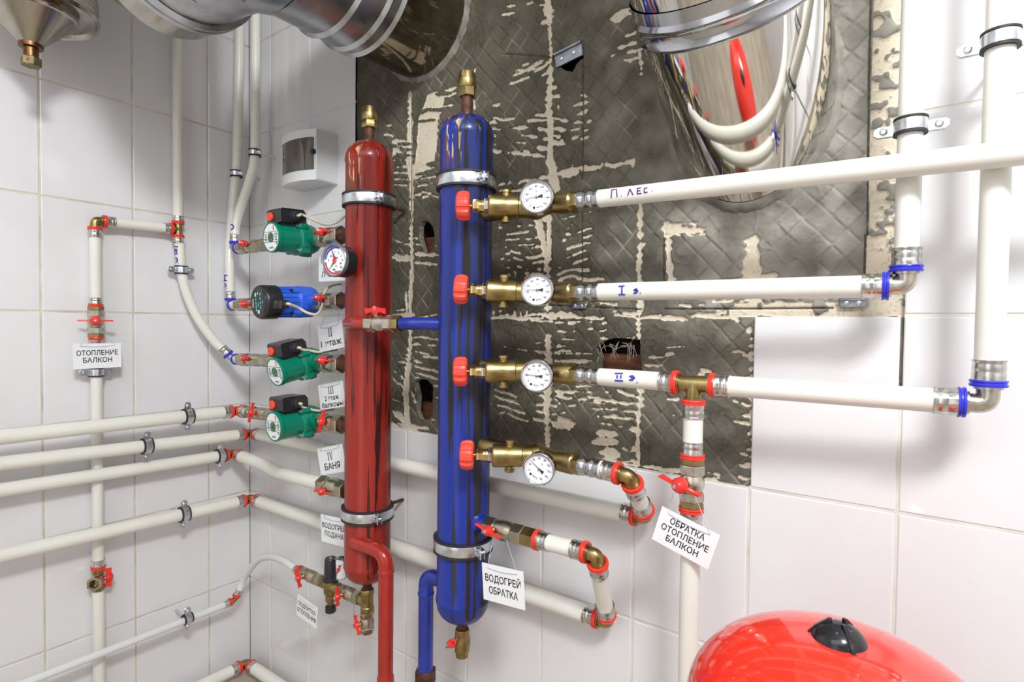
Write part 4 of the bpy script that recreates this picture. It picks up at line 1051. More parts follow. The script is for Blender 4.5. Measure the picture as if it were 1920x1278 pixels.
# ------------------------------------------------------------------ the two manifolds
def hole_axis(px): return BK(px, 600, .11)
RA, BA = hole_axis(691), hole_axis(872)
RR = .0522
def zat(px, py, d=.11): return BK(px, py, d).z
def manifold(name, A, m, mg, label, ztop, zsh, zst, zbt, zbs, rst, vent_z, parent_label):
    """A axis point; heights of dome top, shoulder, stub top, bottom tip, bottom shoulder"""
    P = V((A.x, A.y, zbs)); t = thing(name, label, 'manifold', V((A.x, A.y, (zsh + zbs) / 2)))
    O = V((A.x, A.y, 0))
    prof = []
    for k in range(7):
        a = PI / 2 * k / 6; prof.append((zbs - (zbs - zbt) * math.cos(a), max(RR * math.sin(a), .003)))
    prof += [(zbs + .004, RR * 1.035), (zbs + .010, RR * 1.035), (zbs + .014, RR), (zsh - .012, RR), (zsh - .008, RR * 1.03), (zsh, RR * 1.03)]
    for k in range(1, 9):
        a = PI / 2 * k / 8; prof.append((zsh + (ztop - zsh) * math.sin(a), max(RR * 1.02 * math.cos(a), .003)))
    mb = MB(); mb.lathe(O, Z, prof, 56); mb.build('tube_body', m, t)
    mb = MB(); mb.lathe(O, Z, [(ztop - .006, rst * 1.25), (ztop, rst * 1.05), (zst, rst), (zst + .002, rst)], 20)
    mb.build('rusty_stub', RUST, t)['label'] = 'rust-brown threaded stub'
    v = thing('air_vent', parent_label, 'air vent', V((A.x, A.y, zst)))
    h = vent_z - zst; r = rst * 1.62
    mb = MB(); mb.hexn(O + Z * (zst - .001), O + Z * (zst + h * .38), r * .98)
    mb.lathe(O, Z, [(zst + h * .34, r * .95), (zst + h * .40, r * 1.0), (zst + h * .52, r * 1.04), (zst + h * .66, r * 1.04), (zst + h * .68, r * .98), (zst + h * .84, r * .92), (zst + h * .97, r * .84), (zst + h, r * .7)], 24)
    mb.build('vent_body', BRASS, v)
    return t
red = manifold('supply_manifold', RA, REDP, REDG, 'tall red painted steel manifold tube with black runs', zat(691, 264), zat(691, 300), zat(691, 240), zat(691, 1092), zat(691, 1062), .0108, zat(691, 201), 'brass air vent on top of the red manifold')
blue = manifold('return_manifold', BA, BLUP, BLUG, 'tall blue painted steel manifold tube with dark runs', zat(872, 215), zat(872, 255), zat(872, 182), zat(872, 1168), zat(872, 1128), .0110, zat(872, 137), 'brass air vent on top of the blue manifold')
def tube_clamp(A, z, label, lug_a=.35, stud_to=None):
    P = V((A.x, A.y, z)); t = thing('manifold_clamp', label, 'clamp', P)
    R = RR; w = .020
    mb = MB(); mb.lathe(P - Z * w / 2, Z, [(0, R + .003), (0, R + .0065), (w * .12, R + .0072), (w * .88, R + .0072), (w, R + .0065), (w, R + .003)], 56, cap=(False, False))
    d = V((math.cos(lug_a), -math.sin(lug_a), 0)); e = V((-d.y, d.x, 0))
    q = P + d * (R + .015)
    for s in (-1, 1):
        mb.box(q + e * (s * .0045), d, Z, e * s, .020, w, .0022, 0, .001)
    mb.build('clamp_band', ZINC, t)
    mb = MB(); w2 = .029
    mb.lathe(P - Z * w2 / 2, Z, [(0, R + .0005), (0, R + .0075), (.004, R + .0075), (.0045, R + .003), (w2 - .0045, R + .003), (w2 - .004, R + .0075), (w2, R + .0075), (w2, R + .0005)], 56, cap=(False, False))
    mb.build('rubber_liner', RUBBER, t)
    mb = MB(); f = q - e * .0055 if e.y > 0 else q + e * .0055
    n = (-e if e.y > 0 else e)
    mb.lathe(f, n, [(0, .0062), (.004, .0058), (.005, .004)], 6); mb.cyl(f, f - n * .016, .003, 10); mb.build('clamp_bolt', ZINC, t)
    mb = MB(); s0 = P + Y * (R + .003); mb.cyl(s0, V((s0.x, -.0005, s0.z)), .004, 12); mb.lathe(s0, Y, [(0, .008), (.006, .008)], 6); mb.build('stud', RUST, t)
    return t
tube_clamp(RA, zat(691, 363, .165), 'upper zinc clamp on the red manifold')
tube_clamp(RA, zat(691, 982, .165), 'lower zinc clamp on the red manifold')
tube_clamp(BA, zat(872, 327, .165), 'upper zinc clamp on the blue manifold')
tube_clamp(BA, zat(872, 1044, .165), 'lower zinc clamp on the blue manifold')
# welded nipples
def nipple(A, B, r, m, label, parent):
    mb = MB(); mb.tube([A, B], r, 20); o = mb.build('welded_nipple', m, parent)
    return o
for v, u in (V1, V2, V3, V4): nipple(v - u * .002, V((RA.x - RR * .86, v.y, v.z)), .0165, RUST, '', red)

# third level pipe valve on the manifold, hot water supply
VB = on(A5, BK(648, 915, .11), 603)
vb0 = BK(603, 907, .11); vb1 = BK(650, 919, .11)
pipe(smooth([e5[1], BK(490, 869, .075), BK(520, 884, .085), BK(560, 896, .10), vb0], 7), R32, 'ivory pipe curving from the third corner elbow to the red manifold')
ball_valve(vb0, vb1, .0205, V((.1, -1, -.25)), (vb1 - vb0).normalized(), 'ball valve with red wings low on the red manifold above the water heater tag', L=.025, body=NICKELD, hub=.0095, at_=.38)
pipe([e2[1], E2 - X * .035], R32 * .95, 'upper ivory pipe running behind both manifolds')
pipe([e6[1], E6 - X * .04], R32, 'lower ivory pipe running behind both manifolds')

# crossover between the tubes
cv0 = BK(690, 606, .178); cv1 = BK(752, 607, .170)
uc = (cv1 - cv0).normalized()
mb = MB(); mb.tube(rounded([V((RA.x - .012, RA.y - RR * .9, cv0.z)), BK(668, 606, .180), cv0 + uc * .001], .016, 6), .0135, 18); mb.build('crossover_stub', REDG, red)
t = ball_valve(cv0, cv1, .0165, V((.05, -.28, 1)), uc, 'ball valve joining red and blue manifolds', L=.028, body=NICKEL, nutB=.019, hub=.0075, at_=.30, stem=.016, wide=.016)
b_end = V((BA.x - RR * .80, BA.y - .012, cv0.z))
mb = MB(); mb.tube(rounded([cv1 - uc * .001, BK(778, 606, .160), b_end], .03, 8), .0128, 18)
q = BK(776, 606, .158); mb.lathe(q - X * .004, X, [(0, .0128), (.003, .0142), (.006, .0142), (.009, .0128)], 18)
mb.build('crossover_stub', BLUG, blue)

# drop pipes
def drop(start, c, foot_px, r, m, label, collar, coll_m):
    mb = MB(); base = V((c.x, c.y, .0))
    path = rounded([start, c, base], .036, 10)
    mb.tube(path, r, 24)
    zc = c.z - .040; mb.lathe(V((c.x, c.y, zc - .006)), Z, [(0, r), (.004, r * 1.10), (.008, r * 1.10), (.012, r)], 24)
    zz = BK(foot_px[0], foot_px[1], -c.y).z
    mb.lathe(V((c.x, c.y, zz - .03)), Z, [(0, r * 1.16), (.024, r * 1.12), (.030, r)], 24)
    return mb
cr = BK(724, 1036, .150)
mb = drop(V((RA.x + .006, RA.y - RR * .80, cr.z)), cr, (722, 1262), .0162, REDG, '', 0, 0)
o = mb.build('drop_pipe', REDG, red)
cb = BK(799, 1076, .115)
mb = drop(V((BA.x - RR * .8, BA.y - .004, cb.z)), cb, (795, 1248), .0158, BLUG, '', 0, 0)
o = mb.build('drop_pipe', BLUG, blue)
zz = BK(795, 1262, .115).z
t = thing('threaded_coupling', 'rusty threaded coupling on the foot of the blue drop pipe', 'pipe fitting', V((cb.x, cb.y, zz)))
mb = MB(); mb.hexn(V((cb.x, cb.y, zz - .02)), V((cb.x, cb.y, zz + .012)), .0225); mb.build('coupling_nut', RUST, t)

# drains
def drain(A, z0, z1, label, w):
    P = V((A.x, A.y, z0)); Q = V((A.x, A.y, z1)); t = thing('drain_valve', label, 'valve', P); l = z0 - z1
    mb = MB(); mb.lathe(P, -Z, [(-.014, .0105), (0, .0105)], 18); mb.build('rusty_stub', RUST, t)
    mb = MB(); mb.lathe(P, -Z, [(0, .0135), (.004, .0145), (l * .3, .0145), (l * .35, .0165), (l * .6, .0165), (l * .66, .0145), (l * .8, .015), (l * .82, .0125), (l, .0125), (l, .009)], 22); mb.build('valve_body', BRASSD, t)
    hd = V((-.35, -.93, 0)).normalized()
    handle(t, P - Z * (l * .42) + hd * .014, hd, w, .020, hub=.0085, stem=.014, wide=.014)
drain(BA, zat(872, 1180), zat(872, 1232), 'brass drain valve under the blue manifold with red handle', RIGHT * .8 + Z * .4)
# feed tee under the red manifold
tz = zat(691, 1110); P0 = V((RA.x, RA.y, zat(691, 1095)))
t = thing('brass_tee', 'aged brass tee hanging from the rusty stub under the red manifold', 'pipe fitting', V((RA.x, RA.y, tz)))
Tt = V((RA.x, RA.y, zat(691, 1124)))
mb = MB(); mb.lathe(V((RA.x, RA.y, zat(691, 1088))), -Z, [(0, .011), (zat(691, 1088) - zat(691, 1106), .0105)], 18); mb.build('rusty_stub', RUST, t)
mb = MB(); mb.lathe(V((RA.x, RA.y, zat(691, 1104))), -Z, [(0, .0145), (.002, .0155), (.010, .0155), (.012, .0138), (.040, .0138), (.042, .0155), (.054, .0155), (.056, .0142)], 22)
feed0 = BK(566, 1072, .11); feed1 = V((RA.x, RA.y, zat(672, 1121)))
uf = (feed1 - feed0).normalized()
mb.cyl(feed1, feed1 - uf * .022, .0135); mb.build('tee_body', BRASSD, t)
z_a, z_b = zat(691, 1146), zat(691, 1186)
ball_valve(V((RA.x, RA.y, z_a)), V((RA.x, RA.y, z_b)), .0150, V((-.45, -.9, .05)), RIGHT * .9 - Z * .25, 'lowest ball valve under the red manifold pointing its handle left', L=.024, body=NICKELD, hub=.0085, at_=.55)
ff = lambda px: on(feed0, feed1, px)
ball_valve(ff(637), ff(676), .0145, V((-.35, -1, -.1)), V((.15, -.1, 1)), 'ball valve with red handle between pressure reducer and brass tee', L=.024, body=NICKELD, hub=.0085, at_=.28, wide=.014)
ball_valve(ff(566), ff(603), .0140, V((-.35, -1, -.1)), V((-.1, .1, 1)), 'ball valve with red handle on the thin make-up pipe', L=.024, body=NICKELD, hub=.0085, at_=.22, wide=.014)
Rp = ff(620)
t = thing('pressure_reducer', 'black capped pressure reducer under the red manifold', 'pressure reducer', Rp)
mb = MB(); mb.lathe(ff(603), uf, [(-.001, .013), (.006, .014), ((ff(637) - ff(603)).length - .004, .014), ((ff(637) - ff(603)).length, .013)], 20)
mb.lathe(Rp, Z, [(-.040, .011), (-.038, .0125), (-.022, .013), (-.018, .0165), (.010, .0185), (.016, .019)], 22)
mb.hexn(Rp - Z * .05, Rp - Z * .040, .0075); mb.build('reducer_body', BRASSD, t)
mb = MB(); mb.lathe(Rp, Z, [(.014, .021), (.018, .021), (.022, .0165), (.030, .0160), (.066, .0145), (.069, .0125), (.069, .006)], 28); mb.build('adjuster_cap', BLACK, t)
mb = MB(); mb.lathe(Rp, Z, [(.0685, .005), (.0705, .004)], 12); mb.build('cap_screw', BRASS, t)
mb = MB(); mb.lathe(Rp, -Z, [(.050, .0065), (.0515, .0130), (.063, .0136), (.066, .012)], 20); mb.build('knob', BLACK, t)
g_c = BK(636, 1066, .102); g_R = 21 * depth(g_c) / FPX; g_n = V((.35, -.94, .0)).normalized()
t = thing('pressure_gauge', 'small pressure gauge with red pointer on the pressure reducer', 'gauge', g_c)
mb = MB(); mb.lathe(g_c, g_n, [(-.018, g_R * .5), (-.017, g_R * .93), (-.004, g_R * .95)], 36); mb.tube([g_c - g_n * .015, Rp + Z * .008], .006, 12); mb.build('case', BLACK, t)
mb = MB(); mb.lathe(g_c, g_n, [(-.005, g_R * .95), (-.003, g_R), (.003, g_R), (.0045, g_R * .96), (.0035, g_R * .90), (-.0005, g_R * .89)], 40, cap=(False, False)); mb.build('bezel', CHROME, t)
LATE_DIAL = (t, g_c, g_n, g_R)
# make-up pipe loop
mk = smooth([e7[1], LF(456, 1087, .088), BK(468, 1068, .07), BK(485, 1049, .075), BK(508, 1043, .085), BK(533, 1051, .10), ff(556)], 7)
pipe(mk, R20, 'thin white pipe arching from elbow to make-up valve', PIPEG)
t = thing('press_coupling', 'small red ringed joint where the thin arching pipe meets its valve', 'pipe fitting', ff(561))
mb = MB(); mb.lathe(ff(555), uf, [(0, .0112), (.012, .0112)], 20); mb.build('press_sleeve', STEEL, t)
mb = MB(); mb.lathe(ff(562), uf, [(-.003, .0145), (.003, .0145)], 20); mb.build('retaining_ring', RING_R, t)

# ------------------------------------------------------------------ dials
def dial(t, c, n, up, R, rot, needle, numbers, brand=None, unit='°C', arcs=None, arrow=True):
    """face, scale and pointer; rot turns the whole scale, needle = pointer angle in degrees"""
    n = n.normalized(); up = (up - n * up.dot(n)).normalized(); ex = up.cross(n)
    def at(a, r): a = math.radians(a + rot); return c + ex * (R * r * math.cos(a)) + up * (R * r * math.sin(a))
    mb = MB(); mb.lathe(c, n, [(-.0012, R * .90), (0, R * .90)], 40); fc = mb.build('dial_face', DIAL, t)
    mb = MB(); f = n * .0004; N = len(numbers)
    for i in range((N - 1) * 4 + 1):
        a = 225 - 270 * i / ((N - 1) * 4); d = (at(a, 1) - c).normalized(); s = n.cross(d)
        l = .10 if i % 4 == 0 else .06
        q = at(a, .84) + f
        mb.add([q + s * (R * .010), q - s * (R * .010), q - s * (R * .010) - d * (R * l), q + s * (R * .010) - d * (R * l)], [(0, 1, 2, 3)])
    r_ = math.radians(rot); ex2 = ex * math.cos(r_) + up * math.sin(r_); up2_ = -ex * math.sin(r_) + up * math.cos(r_)
    for i, s in enumerate(numbers):
        put_text(mb, s, at(225 - 270 * i / (N - 1), .62) + f, ex2, up2_, R * .12)
    if unit: put_text(mb, unit, c + f + up2_ * (R * .32), ex2, up2_, R * .11)
    if brand:
        q = c + f - up2_ * (R * .60)
        put_text(mb, brand, q + ex2 * (R * .07), ex2, up2_, R * .11, R * .36)
        mb.add([q + ex2 * (R * (-.16 + x)) + up2_ * (R * y) for x, y in ((-.13, -.07), (-.02, -.07), (.0, .07), (-.15, .07))], [(0, 1, 2, 3)])
    mb.build('scale_print', INK, fc)
    if needle is not None:
        a = math.radians(needle); d = ex * math.cos(a) + up * math.sin(a); s = n.cross(d); o = c + n * .0016
        mb = MB(); mb.prism([(-R * .34, -R * .10), (-R * .05, -R * .015), (R * .74, -R * .008), (R * .74, R * .008), (-R * .05, R * .015), (-R * .34, R * .10)] if arrow else [(-R * .2, -R * .03), (R * .62, -R * .008), (R * .62, R * .008), (-R * .2, R * .03)], o, d, s, n, .0006)
        mb.build('pointer', INK, t)
    mb = MB(); mb.lathe(c, n, [(.0008, R * .075), (.0034, R * .075), (.004, R * .04)], 16); mb.build('pointer_hub', BRASS, t)
def thermometer(px, py, zf, J, Rpx, rot, needle, label):
    c = AT(px, py, zf); R = Rpx * zf / FPX
    toc = (CAM - c); toc.z = 0; toc.normalize()
    n = (toc * .70 + V((0, -1, 0)) * .42).normalized()
    t = thing('dial_thermometer', label, 'thermometer', c, 'thermometers on the balancing valves')
    mb = MB(); mb.lathe(c, n, [(-.017, R * .5), (-.0165, R * .93), (-.014, R * .97), (.001, R * .98), (.003, R * 1.0), (.0050, R * .985), (.006, R * .94), (.0050, R * .895), (-.0005, R * .88)], 56, cap=(True, False)); mb.build('case', CHROME, t)
    mb = MB(); mb.tube([c - n * .014, J + (c - J).normalized() * .021], .006, 14); mb.build('stem', BRASS, t)
    dial(t, c, n, Z, R, rot, needle, ['0', '20', '40', '60', '80', '100', '120', '140', '160'], 'WATTS')
def balancing(J, O, hx, hy, label, thermo, cap_label):
    """angled balancing valve: J junction, O outlet start of the pipe, handwheel at hx, hy"""
    u = (O - J).normalized(); t = thing('balancing_valve', label, 'valve', J, 'balancing valves on the blue manifold')
    zJ = depth(J); Hh = AT(hx, hy, zJ); b = (Hh - J).normalized(); L = (Hh - J).length
    mb = MB(); kk = zJ / FPX
    inl = V((BA.x + RR * .85, BA.y, J.z - u.z * 0)); l = (O - J).length
    mb.lathe(J, u, [(-(J - inl).length, .0165), (-.03, .0175), (-.01, .0215), (.008, .0215), (.022, .0172), (l * .36, .0158), (l * .42, .0185), (l * .66, .0195), (l * .70, .0165)], 28)
    mb.ball(J, .0235, 20, 12)
    b0 = L - 112 * kk
    mb.lathe(J, b, [(0, .0200), (.018, .0205), (b0 * .98, .0185), (b0 + .0005, .0185), (b0 + 2 * kk, .0200), (b0 + 26 * kk, .0200), (b0 + 29 * kk, .0212), (b0 + 54 * kk, .0212), (b0 + 57 * kk, .0185)], 28)
    zz = (Z - b * b.dot(Z)).normalized(); q = J + b * (b0 + 24 * kk)
    for s in (1, -1): mb.lathe(q, zz * s, [(0, .007), (.024, .0075), (.0245, .0090), (.029, .0090), (.030, .0075)], 14)
    mb.build('valve_body', BRASS, t)
    mb = MB(); mb.hexn(J + u * (l * .66), J + u * (l * .80), .0188); mb.build('outlet_nut', BRASSD, t)
    mb = MB(); a2 = l * .78; sl = l * .36; k = .0148
    mb.lathe(J, u, [(a2, k * 1.04), (a2 + .001, k * 1.15), (a2 + sl * .25, k * 1.15), (a2 + sl * .30, k * 1.08), (a2 + sl * .45, k * 1.08), (a2 + sl * .50, k * 1.16), (a2 + sl * .65, k * 1.16), (a2 + sl * .7, k * 1.09), (a2 + sl * .85, k * 1.09), (a2 + sl * .9, k * 1.16), (a2 + sl, k * 1.16), (a2 + sl, k)], 28); mb.build('press_sleeve', CHROME, t)
    s1 = b0 + 56 * kk
    mb = MB(); mb.hexn(J + b * s1, J + b * (s1 + 9 * kk), .0145); mb.build('bonnet_nut', NICKEL, t)
    mb = MB(); mb.lathe(J, b, [(s1 + 8 * kk, .0115), (s1 + 13 * kk, .0115), (s1 + 14 * kk, .0108), (s1 + 19 * kk, .0108)] , 20)
    mb.hexn(J + b * (s1 + 18 * kk), J + b * (s1 + 31 * kk), .0122); mb.build('gland', mat('bright_brass', (.72, .55, .22), .22, 1.0), t)
    mb = MB(); mb.cyl(J + b * (s1 + 28 * kk), J + b * (s1 + 38 * kk), .0035, 12); mb.build('spindle', BRASS, t)
    hb = s1 + 36 * kk; hw = 25 * kk; R = 28 * kk; e = perp(b, Z); g = b.cross(e)
    mb = MB(); n = 64; vs = []; fs = []; prof = [(0, .82), (.12, .95), (.5, 1.0), (.88, .92), (1, .74)]
    for tt, rr in prof:
        for k_ in range(n):
            a = 2 * PI * k_ / n
            rad = R * rr * (1 - .085 * (1 if math.cos(a * 8) < -.35 else 0))
            vs.append(J + b * (hb + hw * tt) + (e * math.cos(a) + g * math.sin(a)) * rad)
    for i in range(len(prof) - 1):
        for k_ in range(n): fs.append((i * n + k_, i * n + (k_ + 1) % n, (i + 1) * n + (k_ + 1) % n, (i + 1) * n + k_))
    fs.append(tuple(range(n))[::-1]); fs.append(tuple((len(prof) - 1) * n + k_ for k_ in range(n)))
    mb.add(vs, fs); mb.build('handwheel', WHEEL, t, angle=25)
    thermometer(*thermo[:2], zJ * .937, J, *thermo[2:])
    return J + u * (l * .99)
O1 = BK(1110, 374, .11); J1 = BK(1005, 387.5, .11)
O2 = BK(1110, 547.5, .11); J2 = BK(1005, 549, .11)
O3 = BK(1110, 705, .11); J3 = BK(1003, 696, .11)
O4 = BK(1112, 876, .11); J4 = BK(1008, 855, .11)
s1_ = balancing(J1, O1, 861, 386, 'uppermost brass balancing valve with red handwheel before the blue manifold', (1007, 369, 32.5, 6, 189, 'uppermost dial thermometer with pointer just below level'), '')
s2_ = balancing(J2, O2, 857, 542, 'second brass balancing valve from the top with red handwheel', (1008, 543, 31.5, 0, 180, 'second dial thermometer from the top with level pointer'), '')
s3_ = balancing(J3, O3, 856, 696, 'third brass balancing valve from the top with red handwheel', (1007, 704, 31, -14, 174, 'third dial thermometer from the top with pointer tipped slightly up'), '')
s4_ = balancing(J4, O4, 868, 852, 'lowest brass balancing valve with red handwheel and tilted body', (1011, 878, 31, -34, 137, 'lowest dial thermometer turned on its side'), '')
t, g_c, g_n, g_R = LATE_DIAL
dial(t, g_c, g_n, Z, g_R, 0, 250, ['0', '1', '2', '3', '4'], None, 'bar')
ge = Z.cross(g_n).normalized(); gu = g_n.cross(ge)
mb = MB(); d = (ge * .5 + gu * .85).normalized(); mb.prism([(-g_R * .5, -g_R * .04), (g_R * .6, -g_R * .015), (g_R * .6, g_R * .015), (-g_R * .5, g_R * .04)], g_c + g_n * .0024, d, g_n.cross(d), g_n, .0006)
mb.lathe(g_c, g_n, [(.003, g_R * .16), (.0045, g_R * .16)], 16); mb.build('red_pointer', HANDLE, t)
# gauge on the red manifold
gc = BK(629, 488, .215); gR = 30.5 * depth(gc) / FPX; gn = V((.17, -.98, .02)).normalized()
t = thing('pressure_gauge', 'black cased pressure gauge with red and blue arcs on the red manifold', 'gauge', gc)
mb = MB(); mb.lathe(gc, gn, [(-.036, gR * .55), (-.035, gR * .90), (-.032, gR * .97), (-.0035, gR * .98)], 48); mb.build('case', BLACK, t)
mb = MB(); mb.lathe(gc, gn, [(-.003, gR * .98), (-.002, gR * 1.03), (.006, gR * 1.03), (.0075, gR * .99), (.006, gR * .93), (.0005, gR * .905)], 48, cap=(False, False)); mb.build('bezel', mat('grey_bezel', (.32, .33, .36), .2, .6), t)
mb = MB(); mb.tube([gc - gn * .034, V((RA.x - .016, RA.y - RR * .97, gc.z))], .011, 16); mb.build('stem', REDG, t)
dial(t, gc, gn, Z, gR, 0, None, ['', '', '', '', ''], None, None)
gex = Z.cross(gn).normalized(); gup = gn.cross(gex)
def arc(a0, a1, r0, r1, m, nm):
    mb = MB(); k = 16; f = gc + gn * .0006
    for i in range(k):
        p = [math.radians(a0 + (a1 - a0) * (i + j) / k) for j in (0, 1)]
        mb.add([f + (gex * math.cos(a) + gup * math.sin(a)) * (gR * r) for a, r in ((p[0], r0), (p[1], r0), (p[1], r1), (p[0], r1))], [(0, 1, 2, 3)])
    mb.build(nm, m, t)
arc(68, 172, .74, .86, mat('blue_print', (.06, .07, .45), .5), 'blue_scale_arc')
arc(186, 305, .74, .86, mat('red_arc_print', (.62, .05, .08), .5), 'red_scale_arc')
mb = MB(); f = gc + gn * .0006
for s, x, y, h_ in (('1', -.05, .52, .13), ('2', .24, .46, .13), ('3', .46, .26, .13), ('4', .58, .0, .13), ('0', -.55, .03, .13), ('40', -.36, .28, .12), ('80', .44, -.2, .12), ('120', .46, -.42, .12), ('bar', .12, .18, .12), ('°C', .08, -.36, .12), ('MPa', -.08, -.56, .11), ('kgf/cm²', .14, -.68, .09)):
    put_text(mb, s, f + gex * (gR * x) + gup * (gR * y), gex, gup, gR * h_)
mb.build('scale_print', INK, t)
for a, m, l, nm in ((118, INK, .66, 'pressure_pointer'), (230, INK, .66, 'temperature_pointer'), (108, HANDLE, .50, 'red_pointer')):
    a = math.radians(a); d = gex * math.cos(a) + gup * math.sin(a)
    o_ = gc + gn * (.0018 if m is INK else .0030) + gup * (gR * (.14 if a > 1.9 and a < 3 else -.02))
    mb = MB(); mb.prism([(-gR * .14, -gR * .045), (gR * l, -gR * .008), (gR * l, gR * .008), (-gR * .14, gR * .045)], o_, d, gn.cross(d), gn, .0006); mb.build(nm, m, t)
mb = MB(); mb.lathe(gc, gn, [(.003, gR * .13), (.0045, gR * .13)], 16); mb.build('red_pointer_hub', HANDLE, t)

# ------------------------------------------------------------------ pipes on the right
RP = .0148
zI = BK(1920, 285, .115)
pI = pipe([s1_, s1_ + (zI - s1_) * ((ROOM_X - .001 - s1_.x) / (zI.x - s1_.x))], RP, 'long ivory pipe from the uppermost balancing valve with violet writing')
writing(s1_, zI, RP, [[(1146, 371), (1147, 356), (1156, 355), (1157, 369)], [(1165, 367), (1165.5, 367)], [(1177, 366), (1181, 354), (1187, 365)], [(1202, 352), (1195, 353), (1195, 363), (1203, 362)], [(1195, 358), (1201, 357)], [(1214, 352), (1208, 353), (1208, 361), (1214, 360)], [(1222, 358), (1222.5, 358)]], MARKP, pI)
C2 = BK(1698, 535, .085); D2 = BK(1716, 0, .072); D2.x = C2.x; D2.y = C2.y; D2.z = ROOM_Z
ee = elbow(C2, s2_, D2, RP, RING_B, 'nickel elbow with blue rings at the corner of the stripped wall', body=NICKEL, a=.0185, sl=.022)
pII = pipe([s2_, ee[0]], RP, 'level ivory pipe from the second balancing valve to a blue ringed elbow')
writing(s2_, ee[0], RP, [[(1160, 537), (1171, 536)], [(1166, 537), (1166, 551)], [(1160, 552), (1172, 552)], [(1188, 544), (1193, 541), (1196, 545), (1193, 549), (1188, 549)], [(1190, 545), (1195, 545)], [(1200, 549), (1201, 549)]], MARK, pII, w=.0014)
pVR = pipe([ee[1], D2], RP * .94, 'inner ivory riser at the right with a two-screw clamp')
C3 = BK(1852, 757, .085); D3 = V((C3.x, C3.y, ROOM_Z))
T3 = on(s3_, BK(1852, 760, .10), 1301)
vz = V((T3.x, T3.y, 0))
tl = tee(T3, [(s3_ - T3).normalized(), (C3 - T3).normalized(), -Z], RP, RING_R, 'brass tee with red rings on the third return pipe', a=.025, sl=.02)
ee3 = elbow(C3, tl[1], D3, RP * 1.0, RING_B, 'nickel elbow with blue rings at the lower right', body=NICKEL, a=.022, sl=.024)
pIII = pipe([s3_, tl[0]], RP, 'short ivory pipe with blue writing between third balancing valve and tee')
writing(s3_, tl[0], RP, [[(1153, 700), (1168, 700)], [(1157, 703), (1157, 709)], [(1164, 703), (1164, 709)], [(1153, 713), (1168, 714)], [(1180, 706), (1186, 704), (1190, 708), (1186, 712), (1180, 712)], [(1183, 708), (1188, 708)], [(1194, 716), (1195, 717)]], MARK, pIII, w=.0014)
pipe([tl[1], ee3[0]], RP * 1.03, 'level ivory pipe from the red ringed tee to the lower right elbow')
pipe([ee3[1], D3], RP * 1.0, 'outer ivory riser near the right edge')
for A, D, px, py, l in ((C2, D2, 1714, 236, 'two-screw clamp on the inner right riser'), (C3, D3, 1868, 78, 'two-screw clamp on the outer right riser')):
    P = V((A.x, A.y, on(V((A.x, A.y, 1)), V((A.x, A.y, 1.01)), px).z if False else BK(px, py, -A.y).z))
    clamp(P, Z, X, -Y, RP * (.95 if A is C2 else 1.0), -A.y, l, wide=.014, ear=.022, saddle=True)
# balcony return leg
def zc(py, px=1297): return BK(px, py, -T3.y).z
n0 = V((T3.x, T3.y, zc(858))); n1 = V((T3.x, T3.y, zc(950, 1293)))
t = thing('press_coupling', 'red ringed press joint above the balcony return valve', 'pipe fitting', n0)
pt = arm(t, n0, Z, 0, RP, RING_R, sl=.019); mb = MB(); mb.hexn(n0 - Z * .001, n0 + Z * .0006, RP * 1.1); mb.build('collar', BRASS, t)
pipe([tl[2], pt], RP, 'short upright ivory pipe under the red ringed tee')
ball_valve(n0, n1, .0172, V((-.35, -1, .1)), V((1, .1, -.16)), 'nickel ball valve with wide red wings above the balcony return tag', L=.037, nutA=.010, nutB=.010, hub=.0125, at_=.5, stem=.016, wide=.013)
t = thing('press_coupling', 'red ringed press joint below the balcony return valve', 'pipe fitting', n1)
pt = arm(t, n1, -Z, 0, RP, RING_R, sl=.018)
pipe([pt, V((T3.x, T3.y, .0))], RP, 'upright ivory pipe running to the floor behind the balcony return tag')
# fourth return: down and back behind the manifolds
C4 = BK(1180, 892, .112); K4 = BK(1211, 969, .034)
e4a = elbow(C4, s4_, K4, RP, RING_R, 'upper brass elbow with red rings right of the lowest thermometer', a=.018, sl=.022)
e4b = elbow(K4, C4, A2_, RP * 1.05, RING_R, 'lower brass elbow with red rings near the wall right of the lowest thermometer', a=.018, sl=.018)
pipe([s4_, e4a[0]], RP, 'very short ivory pipe after the lowest balancing valve')
pipe([e4a[1], e4b[0]], RP, 'short slanting ivory pipe between the two upper brass elbows')
# water heater return
q0 = BK(912, 985, .118); q1 = BK(1006, 1011, .118)
ball_valve(q0, q1, .0175, V((-.25, -1, .12)), (q1 - q0).normalized() + V((0, 0, -.25)), 'ball valve with red wings low on the blue manifold', L=.030, body=NICKELD, nutB=.027, hub=.010, at_=.22, stem=.014)
mb = MB(); mb.tube([V((BA.x + RR * .7, BA.y - .004, q0.z + .004)), q0 + (q1 - q0).normalized() * .002], .0165, 18); mb.lathe(V((BA.x + RR * .86, BA.y - .004, q0.z + .003)), X, [(0, .024), (.004, .021), (.008, .017)], 20); mb.build('welded_nipple', BLUG, blue)
C6 = BK(1118, 1040, .118); K6 = BK(1139, 1165, .034)
uq = (C6 - q1).normalized()
t = thing('press_coupling', 'red ringed press joint beside the water heater return valve', 'pipe fitting', q1)
pq = arm(t, q1, uq, 0, RP, RING_R, sl=.020)
e6a = elbow(C6, q1, K6, RP, RING_R, 'upper brass elbow with red rings above the water heater loop', a=.018, sl=.020)
e6b = elbow(K6, C6, A6, RP * 1.1, RING_R, 'lower brass elbow with red rings at the end of the water heater loop', a=.019, sl=.020)
pipe([pq, e6a[0]], RP, 'short ivory pipe between water heater return valve and elbow')
pipe([e6a[1], e6b[0]], RP, 'slanting ivory pipe of the water heater loop')

